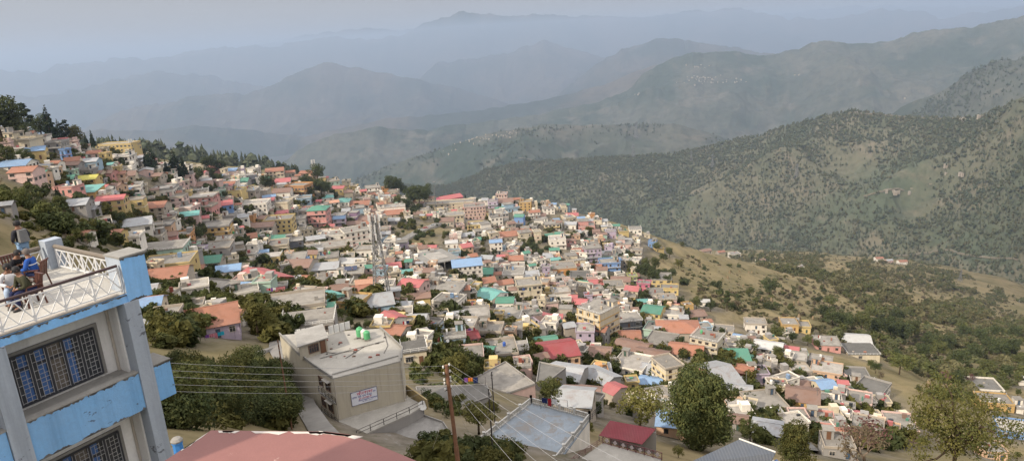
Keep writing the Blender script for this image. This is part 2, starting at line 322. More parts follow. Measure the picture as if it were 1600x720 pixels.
def house_at(g, w, d, h, wc, roof, yaw, phrase=None, st=None, found=None, plainwalls=False, seed=0, opts=''):
    """g: ground point under the middle of the front wall; local x along the front, +y to the back"""
    r = random.Random(seed+991); st = st or max(1, round(h/3.1)); fh = h/st
    hip = roof[0] == 'h' and len(roof) > 1; shed = roof[0] == 's' and len(roof) > 1; turn = roof.endswith('/'); rc = roof.strip('hs/')[-1] if (hip or shed) else roof.strip('/')
    root = thing('house', None, 'house', g, yaw)
    if found is None:
        ca, sa = cos(yaw), sin(yaw); P = [(g[0]+ca*u-sa*v, g[1]+sa*u+ca*v) for u in (-w/2, w/2) for v in (0, d)]
        found = min(14., max(1., g[2]-min(float(H(*p)) for p in P)+.8))
    wm = WM[wc]; b = MB()
    flat = rc in 'fld'
    setback = flat and st >= 2 and 's' in opts
    hb = h-fh if setback else h
    b.box(-w/2, w/2, 0, d, -found, hb)
    b2w = w
    if setback:
        sx = r.choice((-1, 1)); f = r.uniform(.5, .7); x0, x1 = (-w/2+.01, -w/2+w*f) if sx < 0 else (w/2-w*f, w/2-.01); b.box(x0, x1, d*.3, d-.01, hb, h)
    rise = d*(.16 if not shed else .14) if not flat else 0
    if not flat and not shed and not hip:
        if turn:
            rise = w*.16
            for yy in (0.02, d-.25): b.hexa([(-w/2+.02, yy, h), (w/2-.02, yy, h), (w/2-.02, yy+.2, h), (-w/2+.02, yy+.2, h)], [(-.05, yy, h+rise-.12), (.05, yy, h+rise-.12), (.05, yy+.2, h+rise-.12), (-.05, yy+.2, h+rise-.12)])
        else:
            for xx in (-w/2+.02, w/2-.22): b.hexa([(xx, .02, h), (xx+.2, .02, h), (xx+.2, d-.02, h), (xx, d-.02, h)], [(xx, d/2-.05, h+rise-.12), (xx+.2, d/2-.05, h+rise-.12), (xx+.2, d/2+.05, h+rise-.12), (xx, d/2+.05, h+rise-.12)])
    b.build('wall', wm, root)
    if flat:
        rf = MB(); o = .3 if r.random() < .7 else .05
        rf.box(-w/2-o, w/2+o, -o, d+o, hb+.003, hb+.16)
        if setback: rf.box(x0-.2, x1+.2, d*.3-.3, d+.2, h+.003, h+.14)
        rf.build('roof', RM[rc], root)
        ph = r.uniform(.45, .95); pt = .14; pb = MB(); z = hb+.163; X = w/2+o-.02; Y0 = -o+.02; Y1 = d+o-.02
        if r.random() < .85:
            pb.box(-X, X, Y0, Y0+pt, z, z+ph); pb.box(-X, X, Y1-pt, Y1, z, z+ph); pb.box(-X, -X+pt, Y0+pt, Y1-pt, z, z+ph); pb.box(X-pt, X, Y0+pt, Y1-pt, z, z+ph)
            pb.build('parapet', WM[r.choice((wc, wc, wc, 'E', 'G'))], root)
        else:
            pb = MB(); railing(pb, [(-X, Y1, z), (-X, Y0+.05, z), (X, Y0+.05, z), (X, Y1, z)], .85, 1.8, .06, 2); pb.build('railing', WHITEP, root)
        if not setback and r.random() < .4 and d > 5 and w > 6:
            sw = r.uniform(2.2, 3.2); sx = r.choice((-1, 1))*(w/2-sw/2-.5); m = MB(); m.box(sx-sw/2, sx+sw/2, d-sw-.6, d-.6, z-.002, z+2.3)
            so = m.build('stair_room', WM[r.choice((wc, 'W', 'G', 'E'))], root); m = MB(); m.box(sx-sw/2-.25, sx+sw/2+.25, d-sw-.85, d-.35, z+2.303, z+2.43); m.build('slab', RM['f'], so)
            dl = link('door', DOORS[r.randrange(3)], so); dl.location = (sx, d-sw-.6, z)
        if r.random() < .3:
            for cx in (-w/2+.2, w/2-.2):
                for cy in (d*.1, d*.9):
                    cb = MB(); cb.box(cx-.15, cx+.15, cy-.15, cy+.15, z, z+r.uniform(.5, 1.3)); [cb.box(cx+dx-.02, cx+dx+.02, cy-.02+dx, cy+.02+dx, z+.45, z+1.9) for dx in (-.1, .1)]; cb.build('column', CONC, root)
        if r.random() < .75:
            for _ in range(r.randrange(1, 5)):
                cx = r.uniform(-w*.4, w*.4); cy = r.uniform(d*.15, d*.85); s = r.uniform(.2, .7); k = r.random(); cb = MB(); cb.box(cx-s, cx+s, cy-s*.6, cy+s*.6, z-.002, z+(r.uniform(.2, .7) if k < .7 else r.uniform(1.2, 1.9))); cb.build('crate' if k < .7 else 'cabin', [CONC, RED, DOORM, WHITEP, WM['E'], RM['b'], RM['t']][r.randrange(7)], root)
    elif shed:
        t = MB(); o = .4; zf = h+.02; zb = h+rise
        b = MB(); b.hexa([(-w/2+.02, d*.02, h), (w/2-.02, d*.02, h), (w/2-.02, d-.02, h), (-w/2+.02, d-.02, h)], [(-w/2+.02, d*.02, h+.01), (w/2-.02, d*.02, h+.01), (w/2-.02, d-.02, zb-.03), (-w/2+.02, d-.02, zb-.03)]); b.build('upper_or_shade_wall', wm, root)
        q = [(-w/2-o, -o, zf-o*rise/d), (w/2+o, -o, zf-o*rise/d), (w/2+o, d+o, zb+o*rise/d), (-w/2-o, d+o, zb+o*rise/d)]
        t.hexa(q, [(a, b_, c+.09) for a, b_, c in q]); t.build('roof', RM[rc], root)
    else:
        if turn: gable('roof', d, w, rise, .45, RM[rc], root, (0, d/2, h), pi/2, hip)
        else: gable('roof', w, d, rise, .45, RM[rc], root, (0, d/2, h), 0, hip)
    # floor bands and balconies
    if st >= 2:
        tb = MB(); trim = r.choice(('W', 'W', wc, 'R', 'G', 'Y')) if 'y' not in opts else 'O'
        for k in range(1, st):
            z = k*fh; hb_ = .38 if 'y' in opts else .09; tb.box(-w/2-.1, w/2+.1, -.1, d*.98, z-hb_, z+.09)
        if 'y' in opts:
            for i in range(5): x = -w/2+w*i/4; tb.box(x-.22, x+.22, -.16, -.101, 0, h)
        tb.build('floor_band', WM[trim], root)
        if r.random() < .55 and not plainwalls and w > 5:
            for k in range(1, st):
                if r.random() < .7:
                    z = k*fh+.092; bw = w*r.choice((1., 1., .6)); bx = 0 if bw == w else r.choice((-1, 1))*(w-bw)/2; dp = r.uniform(.9, 1.4)
                    m = MB(); m.box(bx-bw/2, bx+bw/2, -dp, -.102, z-.18, z-.03); bo = m.build('balcony', CONC, root); m = MB()
                    if r.random() < .5:
                        m.box(bx-bw/2, bx+bw/2, -dp, -dp+.12, z-.028, z+.75); m.build('balcony_wall', WM[r.choice((wc, trim))], bo)
                    else: railing(m, [(bx-bw/2+.05, -.15, z-.03), (bx-bw/2+.05, -dp+.05, z-.03), (bx+bw/2-.05, -dp+.05, z-.03), (bx+bw/2-.05, -.15, z-.03)], .9, 1.5, .04, 3); m.build('railing', WM[r.choice(('W', 'T', 'R', wc))], bo)
    if not plainwalls: place_windows(root, w, d, 0, 0, fh, st-(1 if setback else 0), 1, seed=seed)
    HOUSES.append((g[0]-sin(yaw)*d/2, g[1]+cos(yaw)*d/2, max(w, d)/2))
    if flat: rp = {'f': 'a grey flat roof', 'l': 'a pale flat roof', 'd': 'a dark flat roof'}[rc]
    else: rp = {'y': 'grey tin', 'w': 'white tin', 'n': 'brown tin'}.get(rc, RNAME[rc])+(' hipped' if hip else ' lean-to' if shed else ' gabled')+' roof'; rp = 'a '+rp
    look = f"{WNAME[wc]} {NUM[min(st, 5)]} house with {rp}"
    return root, look
def quad_house(base, L, Nr, Rr, wc, roof, phrase, dmax=None, d0=None, st=None, seed=0, opts='', plainwalls=False):
    """base: foot of the near corner; L, Nr, Rr: roof-level left, near and right corners (pixels). The front runs L->Nr."""
    if d0: p = ray(*base)*d0
    else: p = gpt(*base)
    zt = zup(Nr[0], Nr[1], p); n = np.array([p[0], p[1], zt]); l = onz(*L, zt); rr = onz(*Rr, zt)
    fw = n-l; w = hypot(fw[0], fw[1]); yaw = atan2(fw[1], fw[0]); d = hypot(rr[0]-n[0], rr[1]-n[1])
    if dmax: d = min(d, dmax)
    mid = (n+l)/2; gz = p[2]; root, look = house_at((mid[0], mid[1], gz), w, d, zt-gz, wc, roof, yaw, phrase, st, seed=seed, opts=opts, plainwalls=plainwalls)
    HRECT.append((min(L[0], Nr[0]), max(Nr[0], Rr[0]), min(L[1], Rr[1]), base[1], .02)); root['label'] = phrase; cx, cy = proj((mid[0], mid[1], (zt+gz)/2)); LAND.append((phrase, cx, cy)); root['group'] = 'houses of the hill town'
    return root, p, zt
SPEC = '''
10,217,26,8,C,f|cream block below the dark pines
30,235,36,14,C,f
58,226,28,11,W,l|white block below the tall deodar
56,250,28,14,Y,b
86,240,24,16,G,f|grey block by the narrow blue house
100,250,10,15,B,f
113,242,11,9,P,f
120,248,14,6,W,w
146,247,19,7,P,t
179,238,58,12,Y,f,-4|long yellow block on the skyline
163,239,10,7,C,f
190,260,27,14,W,l
140,264,22,11,S,y
166,264,19,6,W,c
165,282,22,11,R,n
187,288,20,16,Q,t
106,275,20,7,M,f
132,288,33,5,Y,u|lime roofed house on the left slope
100,305,34,11,R,f
102,288,24,5,G,g
151,303,25,7,W,r
134,315,32,14,O,sc
174,332,40,19,Y,r,12|yellow veranda house under red roof
35,287,36,18,P,t,6|pink gabled house by the left trees
16,268,46,5,W,b,8
69,268,18,5,G,y
111,265,22,5,G,n
133,274,18,6,G,f
154,290,18,5,G,f
115,330,36,8,G,y
139,336,19,7,G,y
123,378,26,8,W,t
6,335,24,14,G,y
210,366,52,13,W,y,24|white house under big grey gable
196,382,42,6,W,l,12|low white house on the left slope
254,368,28,14,Q,f,14
236,382,34,9,E,f,14
265,382,24,13,R,n,20
251,405,68,14,M,f,12|long mint flat-roofed house on left slope
260,430,74,15,Y,f,12|long yellow flat-roofed house
318,420,50,8,E,g,10|wide beige house under green gable
258,446,62,6,E,t,12
305,432,26,6,E,t,14
357,433,36,9,W,b,14
332,402,54,12,G,f,12
334,370,48,14,O,f,12|ochre house with grey flat roof
344,385,33,8,E,f,12
369,378,24,10,W,f,12
372,400,22,16,E,f,24
206,306,29,13,W,l
229,276,20,9,P,y/
259,268,16,9,Y,y
261,284,24,9,W,f
254,308,34,11,W,l,10|long white house in mid slope
272,323,32,13,P,f,8
310,323,46,13,R,l,6|broad salmon terrace house
287,336,27,10,P,l
321,337,23,13,R,f
312,306,25,8,W,f
298,350,27,13,P,c|pink house with teal roof
316,348,22,5,W,r
349,330,29,9,B,r|blue-walled house under pink roof
371,327,14,7,N,t
215,336,24,23,Y,f,14|tall yellow house beside the trees
240,340,34,15,E,t,8
318,296,27,5,E,n
310,268,18,8,C,f
331,270,23,8,R,t
367,308,23,9,Y,f
356,348,20,9,G,f
375,346,17,7,W,w
364,278,15,7,P,f
373,271,16,6,L,f
376,288,15,5,X,u
394,286,18,12,D,f
406,286,11,11,A,f
430,277,27,9,C,t
451,277,19,7,E,t
479,280,23,9,Q,t
502,290,17,11,Y,f
521,295,21,11,M,f|mint house on the ridge
527,303,20,8,Y,r
440,290,27,5,W,r
462,307,33,15,A,f,-14|long orange house on left ridge
479,308,10,6,A,f
441,297,13,9,D,y
440,308,27,7,W,n
385,308,27,8,E,f
408,308,21,8,E,f
422,318,19,10,W,b
417,319,22,4,G,r
396,333,43,13,W,l,6|long white block near left ridge
438,327,25,9,C,f
454,314,18,5,W,c
474,320,23,9,S,f
496,320,14,5,W,r
513,315,18,6,W,hc
520,322,21,5,W,e
533,322,25,6,W,hc
558,327,37,6,W,t
497,355,29,26,R,hg,0|salmon tower block under green roof
475,343,17,13,E,f
437,371,42,26,Y,f,6|big yellow four-storey house
407,350,23,8,Y,n
439,339,23,4,Y,r
377,350,23,10,W,y
408,363,37,8,E,n
531,354,18,12,L,b
547,347,20,13,V,f
552,357,27,6,E,n
525,345,25,8,G,f
466,353,24,10,G,f
415,372,16,6,W,w
434,380,29,6,E,g
432,397,37,12,C,f
462,394,26,17,D,f
494,383,29,9,E,y
524,382,44,13,W,f,8|white hall left of lattice mast
505,395,72,6,E,f,14
490,405,26,8,Y,n
421,412,34,10,Y,l,8|pale yellow house with pale flat roof
452,415,48,7,W,f,10
476,414,14,9,B,b
461,425,44,5,E,n
505,428,46,5,G,y,6
513,416,32,12,C,f,10|cream house beside the solar panels
543,418,36,5,W,w
547,438,42,8,E,f,8|flat roof carrying solar panels
521,441,29,7,W,l
478,443,18,7,W,t
497,447,27,6,G,f
532,455,32,9,W,f
461,444,19,7,G,y
385,472,42,13,W,f,22
265,476,15,14,W,f
286,500,26,4,G,y
236,522,30,5,G,y
462,495,92,12,C,f,14|cream terrace house with long parapet
500,478,34,10,T,c,-40|teal gabled shed beside cream terrace
501,497,44,4,G,g
480,522,84,5,G,f,10
541,485,46,7,O,f,-18|ochre house before the blue-grey roof
586,491,62,12,S,y,16|blue-grey roofed house below the mast
572,460,27,16,W,e,10|white house under peach roof by mast
532,462,26,4,N,n
562,463,32,5,E,t
602,297,11,9,A,f
584,303,22,9,W,f
614,305,16,6,X,f
615,333,38,8,W,l
561,333,18,7,S,f
708,317,36,7,K,r,30|red-roofed shed on the ridge
700,328,80,9,C,f,2|long cream hall on the ridge
706,348,38,10,C,f
698,353,22,7,E,n
562,382,42,20,W,f,26|white three-storey block behind the mast
567,358,20,8,W,t
567,350,56,5,E,n,12
614,350,20,5,G,y
610,340,42,3,E,t
706,388,19,8,W,w|white cabin above the concrete hall
627,388,20,7,L,f
732,437,46,21,W,b,8|white block under a blue roof
638,432,18,6,W,hc
639,460,38,13,P,r,-24|pink house under pink roof
656,478,34,12,Y,n
695,485,44,12,W,f,-22|grey two-tier flat house
690,465,56,6,G,f,-14
616,463,20,4,G,y
571,402,30,11,W,f
668,520,34,9,S,f,-18
706,540,44,9,S,f,6|pale blue house with flat roof
721,523,42,4,E,l,-8
730,540,40,7,R,m,14|house with low maroon gable
745,511,42,14,Q,l,4|peach house with pale flat roof
764,530,38,8,E,f
650,570,36,20,C,d,12|cream house with dark roof by grey building
732,573,48,12,P,f,4|pink house with tan slab roof
685,555,11,15,M,f
612,533,32,3,E,t,-20
784,317,17,14,P,f|narrow pink tower house on ridge
743,343,33,19,P,f,4|pale pink four-storey block on ridge
770,326,15,10,L,f
791,322,23,6,E,n
808,319,15,7,E,t
821,330,19,13,O,f|ochre block on the right ridge
801,331,24,11,S,f
786,345,19,16,W,l
777,352,19,12,W,f
863,320,12,5,W,b
836,342,17,10,W,t
858,335,18,9,W,f
880,332,14,11,C,f
854,322,13,5,Q,f
894,343,19,6,W,r
844,352,19,7,W,f
863,360,24,9,C,f
872,390,26,14,W,l|big white wall above the bushes
892,386,15,10,R,n
780,362,17,5,E,n
793,366,17,5,E,n
808,376,50,8,E,t,10|long bazaar row under rust roofs
822,379,19,15,C,f
776,398,19,19,W,b|white tower house with blue roof
841,380,11,17,C,f
756,366,29,13,W,f
743,362,25,9,Y,f
731,374,23,5,L,y
756,434,28,5,T,g
802,444,32,14,W,f,-6|white house before the cream block
805,413,26,6,W,t
807,425,25,8,W,f
829,438,29,6,W,y
883,430,38,10,A,f,4|orange house with flat roof
869,414,15,8,W,c
867,401,15,10,W,g
901,412,29,10,C,f
829,469,38,22,C,f,6|cream block of L shape
790,452,27,8,W,t
805,465,18,12,W,n
754,471,40,5,W,c,-42|long teal roofed hall
789,485,27,12,W,g,-6|white house with green gable
790,506,44,4,W,f,-10
861,486,24,12,P,f
855,460,17,5,G,c
878,470,28,12,W,l,6
885,478,16,8,W,f
889,500,32,14,E,f,-10
900,481,30,4,E,r
861,450,14,5,Y,n
855,548,38,7,T,g,8|green tin box roof
878,573,60,15,Q,m,10|peach house with maroon roof
804,558,44,5,G,l,4
785,566,50,5,G,f,6
818,590,26,14,P,f,2
878,602,54,5,G,y,-24
917,361,26,13,R,f
934,355,13,10,C,f
925,342,9,7,A,f
916,347,13,5,X,u
892,347,17,6,C,f
891,358,18,7,W,y
962,358,13,5,W,g
944,362,9,8,D,y
955,372,16,9,L,f
975,368,15,6,Y,f
993,365,19,6,W,f
976,388,20,12,P,f
949,390,12,7,Y,f
938,384,11,11,O,f
917,382,14,4,G,g
928,409,25,20,L,f,6|lilac block above the blue house
954,424,31,12,B,f,0|sky blue house beside the dark trees
951,408,19,8,M,f
1019,387,13,8,B,f|small blue house among the trees
1031,394,14,5,Y,f
995,402,15,10,E,f
968,398,18,7,W,f
1011,372,9,5,C,f
941,432,16,10,W,n
906,440,30,6,G,d,-6
924,436,13,8,C,f
970,435,13,7,W,f
989,444,13,11,X,f|lime green cube house
1005,456,20,12,K,f|magenta cube house by the olive block
1033,450,32,12,Y,f,-12|yellow flat-roofed house by the wood
1046,460,27,8,Y,f,-14
961,458,29,9,W,f
932,450,22,5,P,r
969,445,30,3,E,n
933,468,22,14,W,f
920,473,12,11,N,f
1005,478,18,6,P,hc
1016,497,30,8,Y,g,-28|yellow house under green gable
1024,467,26,6,W,f,-10
1043,478,28,9,P,f
1051,500,30,6,W,l,-20
1062,532,66,12,E,ht,-8|long hall with rust hipped roof
983,520,42,17,D,f,6|dark slate shed behind the poles
983,473,19,8,Y,f
966,489,14,7,A,f
981,482,14,8,E,f
984,536,34,4,E,t
981,557,52,9,Y,n,-32|yellow-walled shop row under brown roof
1010,572,48,6,E,n,-30
1028,547,42,8,G,f,-28|grey flat roof behind the shop row
1070,562,52,4,E,t,-20
929,565,46,7,E,n,-16|brown tin roofed shop
1014,610,34,5,E,b,-24|pale blue lean-to roof
979,586,50,2.5,W,l,-30
1100,479,16,7,W,w
1076,485,16,7,O,f
1107,511,13,8,C,t
1129,525,32,5,C,f,-20
1092,500,26,5,E,n
1057,485,11,5,P,r
1181,521,31,14,W,f,-12|white cube house on the grass
1198,552,42,4,W,w,-28
1235,517,24,9,O,f,-10|orange house above the tin sheds
1254,520,23,8,Y,f,-14
1233,527,16,6,W,w
1294,549,36,9,R,f,-14|salmon terrace house on the grass
1186,598,30,12,L,d,-4|mauve house with dark slab
1151,573,44,8,Y,sg,-8|yellow house under grey-green lean-to
1154,590,38,7,N,t,-30
1240,569,34,3,E,l,-28
1281,574,34,6,G,l,-28
1290,590,44,4,Q,l,-28
1155,623,36,8,P,y,-20|small pink gable beside the shed
1339,541,42,6,W,w,-16|white house with broad white roof
1350,562,46,8,C,d,-8|cream house with dark flat roof
1339,598,36,6,Y,d,-14
1351,615,34,5,W,l,-20
1205,651,54,12,C,f,4|cream house with long flat roof
1253,637,48,7,O,n,-24|ochre house under brown roof
1297,641,32,6,W,l,-22
1281,673,40,8,R,f,-20
1215,664,22,6,G,f,0
1197,690,42,9,D,y,-24
1325,696,32,7,N,t,-20
1312,716,46,8,G,f,-14
1558,641,46,9,O,f,-16|ochre house by the blue bungalow
1544,617,42,5,W,d,-14
1589,686,46,9,B,l,-22|blue bungalow at the right edge
1602,602,16,5,W,w
1601,647,24,5,W,l
1556,718,32,8,Q,f,-10
1153,672,26,6,G,n,-20
1375,408,12,4,W,t
1391,411,10,4,P,y
1412,413,13,4,W,t
1105,390,16,5,E,n
1150,402,16,5,W,w
1190,412,14,4,W,n
1128,398,12,4,E,t
1255,372,12,4,W,w
'''
specs = []
for ln in SPEC.strip().splitlines():
    a, _, ph = ln.partition('|')
    q = a.split(','); specs.append(dict(x=float(q[0]), y=float(q[1]), w=float(q[2]), h=float(q[3]), wc=q[4], roof=q[5], yaw=(float(q[6]) if len(q) > 6 and q[6] else None), ph=ph.strip() or None))
gd, gm = cast([s['x'] for s in specs], [s['y'] for s in specs])
for s, dd in zip(specs, gd):
    p = ray(s['x'], s['y'])*float(dd); s['g'] = (p[0], p[1], float(H(p[0], p[1]))) ; s['d'] = float(dd); s['area'] = s['w']*(s['h']+s['w']*.25)+(1e6 if s['ph'] else 0)
specs.sort(key=lambda s: -s['area'])
MAXH = 285
STUFFSPEC = specs[MAXH:]
def spec_dims(s):
    p = np.array(s['g']); dep = float(p@F); dip = math.asin(-ray(s['x'], s['y'])[2]); w = s['w']*dep/FPX; h = s['h']*dep/FPX/max(.7, cos(dip)); return w, h
for i, s in enumerate(specs[:MAXH]):
    w, h = spec_dims(s); h = max(2.3, h); rr = random.Random(i*13+5)
    d = min(max(w*rr.uniform(.75, 1.15), 4.5), 14.); 
    yaw = s['yaw'] if s['yaw'] is not None else ((9 if s['x'] < 450 else 3 if s['x'] < 900 else -6)+rr.uniform(-18, 18))
    opts = 's' if (s['roof'] in 'fld' and not s['ph'] and rr.random() < .3) else ''
    root, look = house_at(s['g'], w, d, h, s['wc'], s['roof'], radians(yaw), s['ph'], seed=i*7+3, opts=opts)
    root['group'] = 'houses of the hill town'; HRECT.append((s['x']-s['w']/2, s['x']+s['w']/2, s['y']-s['h']-s['w']*.12, s['y'], .05 if s['ph'] else .12))
    if s['ph']: root['label'] = s['ph']; LAND.append((s['ph'], s['x'], s['y']-s['h']/2))
    else: PENDING.append((root, look, s['x'], s['y']-s['h']/2, None))
# ------------------------------------------------------------------ prominent buildings, each from its own corners
quad_house((938,540), (902,481), (937,492), (960,475), 'C', 'f', 'five-storey block with yellow bands', d0=296, st=5, seed=5, opts='y')
quad_house((846,532), (800,500), (842,514), (883,497), 'W', 'r', 'white hall under broad pink-red roof', d0=322, st=2, seed=6)
quad_house((1120,560), (1078,527), (1120,536), (1153,528), 'C', 'f', 'big cream three-storey house at right', d0=285, st=3, seed=8)
quad_house((1182,585), (1168,562), (1183,572), (1218,567), 'W', 'f', 'white terrace house with roof parapet', d0=300, st=2, seed=9)
quad_house((1210,618), (1194,592), (1211,602), (1256,594), 'W', 'f', 'long white house beside pale roofs', d0=272, st=2, seed=10)
quad_house((1040,603), (1018,560), (1046,578), (1066,570), 'C', 'f', 'tall cream house beside the big tree', d0=240, st=3, seed=12)
quad_house((1370,646), (1330,612), (1374,625), (1412,608), 'W', 'd', 'three-storey white house with dark roof', d0=330, st=3, seed=13)
quad_house((612,530), (590,494), (612,503), (638,497), 'W', 'r', 'white two-storey house under pink-red roof', d0=205, st=2, seed=14)
quad_house((340,470), (270,449), (295,464), (372,441), 'W', 'f', 'long white house by the lavender house', d0=245, st=1, seed=15)
quad_house((420,470), (368,432), (416,447), (444,430), 'N', 'r', 'brick-red hall under big pink roof', d0=272, st=2, seed=16)
quad_house((420,474), (386,452), (424,461), (430,452), 'N', 'g', 'brick-red annex under a green roof', d0=262, st=2, seed=17)
quad_house((376,521), (281,520), (375,502), (350,474), 'L', 't', 'lavender house under a rust roof', d0=168, st=1, seed=18)
quad_house((945,608), (905,583), (926,601), (972,588), 'G', 'y', 'house with grey and pink roof sheets', d0=215, st=1, seed=19)
quad_house((958,622), (940,608), (958,616), (985,607), 'E', 'r', 'small house with pink-red roof', d0=195, st=1, seed=20)
quad_house((1125,618), (1082,570), (1128,607), (1165,600), 'R', 'y/', 'long shed with pink gable wall', d0=250, st=1, seed=21)
# the unfinished concrete hall on pillars
def concrete_hall():
    z = gpt(690, 428)[2]; p = gpt(690, 428); zt = p[2]+6.2
    P = [onz(x, y, zt) for x, y in ((643, 397), (668, 414), (720, 403), (690, 388))]
    t = thing('unfinished_hall', 'unfinished grey concrete hall open on pillars', 'building', (P[1][0], P[1][1], z)); o = np.array([P[1][0], P[1][1], z])
    L = [tuple(q-o) for q in P]; b = MB(); b.prism([q[:2] for q in L], 5.7, 6.2); b.build('roof_slab', CONCN, t)
    for i in range(4):
        for k in range(4):
            f = k/4; a = Vector(L[i][:2]).lerp(Vector(L[(i+1) % 4][:2]), f); c = MB(); c.box(a.x-.3, a.x+.3, a.y-.3, a.y+.3, -6, 5.697); c.build('pillar', CONC, t)
    ctr = sum((Vector(q[:2]) for q in L), Vector((0, 0)))/4
    b = MB(); b.prism([tuple(ctr+(Vector(q[:2])-ctr)*.97) for q in L], -7, .3); b.build('floor_slab', CONC, t)
    b = MB(); q = [tuple(ctr+(Vector(q[:2])-ctr)*.96) for q in L]
    b.hexa([(*q[2], 0), (*q[3], 0), (q[3][0], q[3][1]-.3, 0), (q[2][0], q[2][1]-.3, 0)], [(*q[2], 5.69), (*q[3], 5.69), (q[3][0], q[3][1]-.3, 5.69), (q[2][0], q[2][1]-.3, 5.69)]); b.build('back_wall', CONC, t)
    b = MB(); b.prism([tuple(ctr+(Vector(k[:2])-ctr)*.55) for k in L], 6.203, 6.45); b.build('roof_upstand', CONC, t)
    LAND.append((t['label'], 680, 412)); HOUSES.append((p[0], p[1]+9, 13))
concrete_hall()
# buildings given by the outline of their flat roof
def roof_poly(name, cat, phrase, poly, base, d0=None, wall='G', roof='f', par=.5, drop=10, land=True, zt=None, parw='G'):
    if zt is None: p = ray(*base)*d0; zt = zup(poly[0][0], poly[0][1], p)
    P = [onz(x, y, zt) for x, y in poly]; o = np.array([P[0][0], P[0][1], zt]); L = [tuple((q-o)[:2]) for q in P]
    area = sum(L[i][0]*L[(i+1) % len(L)][1]-L[(i+1) % len(L)][0]*L[i][1] for i in range(len(L)))
    if area < 0: L = L[::-1]
    t = thing(name, phrase, cat, o); b = MB(); b.prism(L, -drop, -.2); b.build('wall', WM[wall], t)
    c = sum((Vector(q) for q in L), Vector((0, 0)))/len(L); b = MB(); b.prism([tuple(c+(Vector(q)-c)*1.015) for q in L], -.197, 0); b.build('roof', RM[roof] if isinstance(roof, str) else roof, t)
    if par:
        b = MB()
        for i in range(len(L)):
            a = Vector((*L[i], .003+par/2)); e = Vector((*L[(i+1) % len(L)], .003+par/2)); dd = (e-a).normalized()*.08
            b.bar(a+dd, e-dd, .14, par)
        b.build('parapet', WM[parw], t)
    if land: xs = [p_[0] for p_ in poly]; ys = [p_[1] for p_ in poly]; LAND.append((phrase, sum(xs)/len(xs), sum(ys)/len(ys)))
    HOUSES.append((o[0]+c.x, o[1]+c.y, 7)); return t, o, L, zt
roof_poly('house', 'house', 'low house with tree-shaded grey roof', [(733,596),(790,566),(836,600),(778,620)], (742,624), 178, 'P', 'f', .4)[0]['group'] = 'houses of the hill town'
roof_poly('house', 'house', 'house with dark shadowed flat roof', [(838,598),(843,566),(884,575),(862,592)], (838,612), 195, 'G', 'd', .4)[0]['group'] = 'houses of the hill town'
roof_poly('house', 'house', 'house with black sheet roof beyond the pole', [(655,622),(650,604),(760,601),(768,618),(728,632)], (655,650), 128, 'G', 'd', .15)[0]['group'] = 'houses of the hill town'
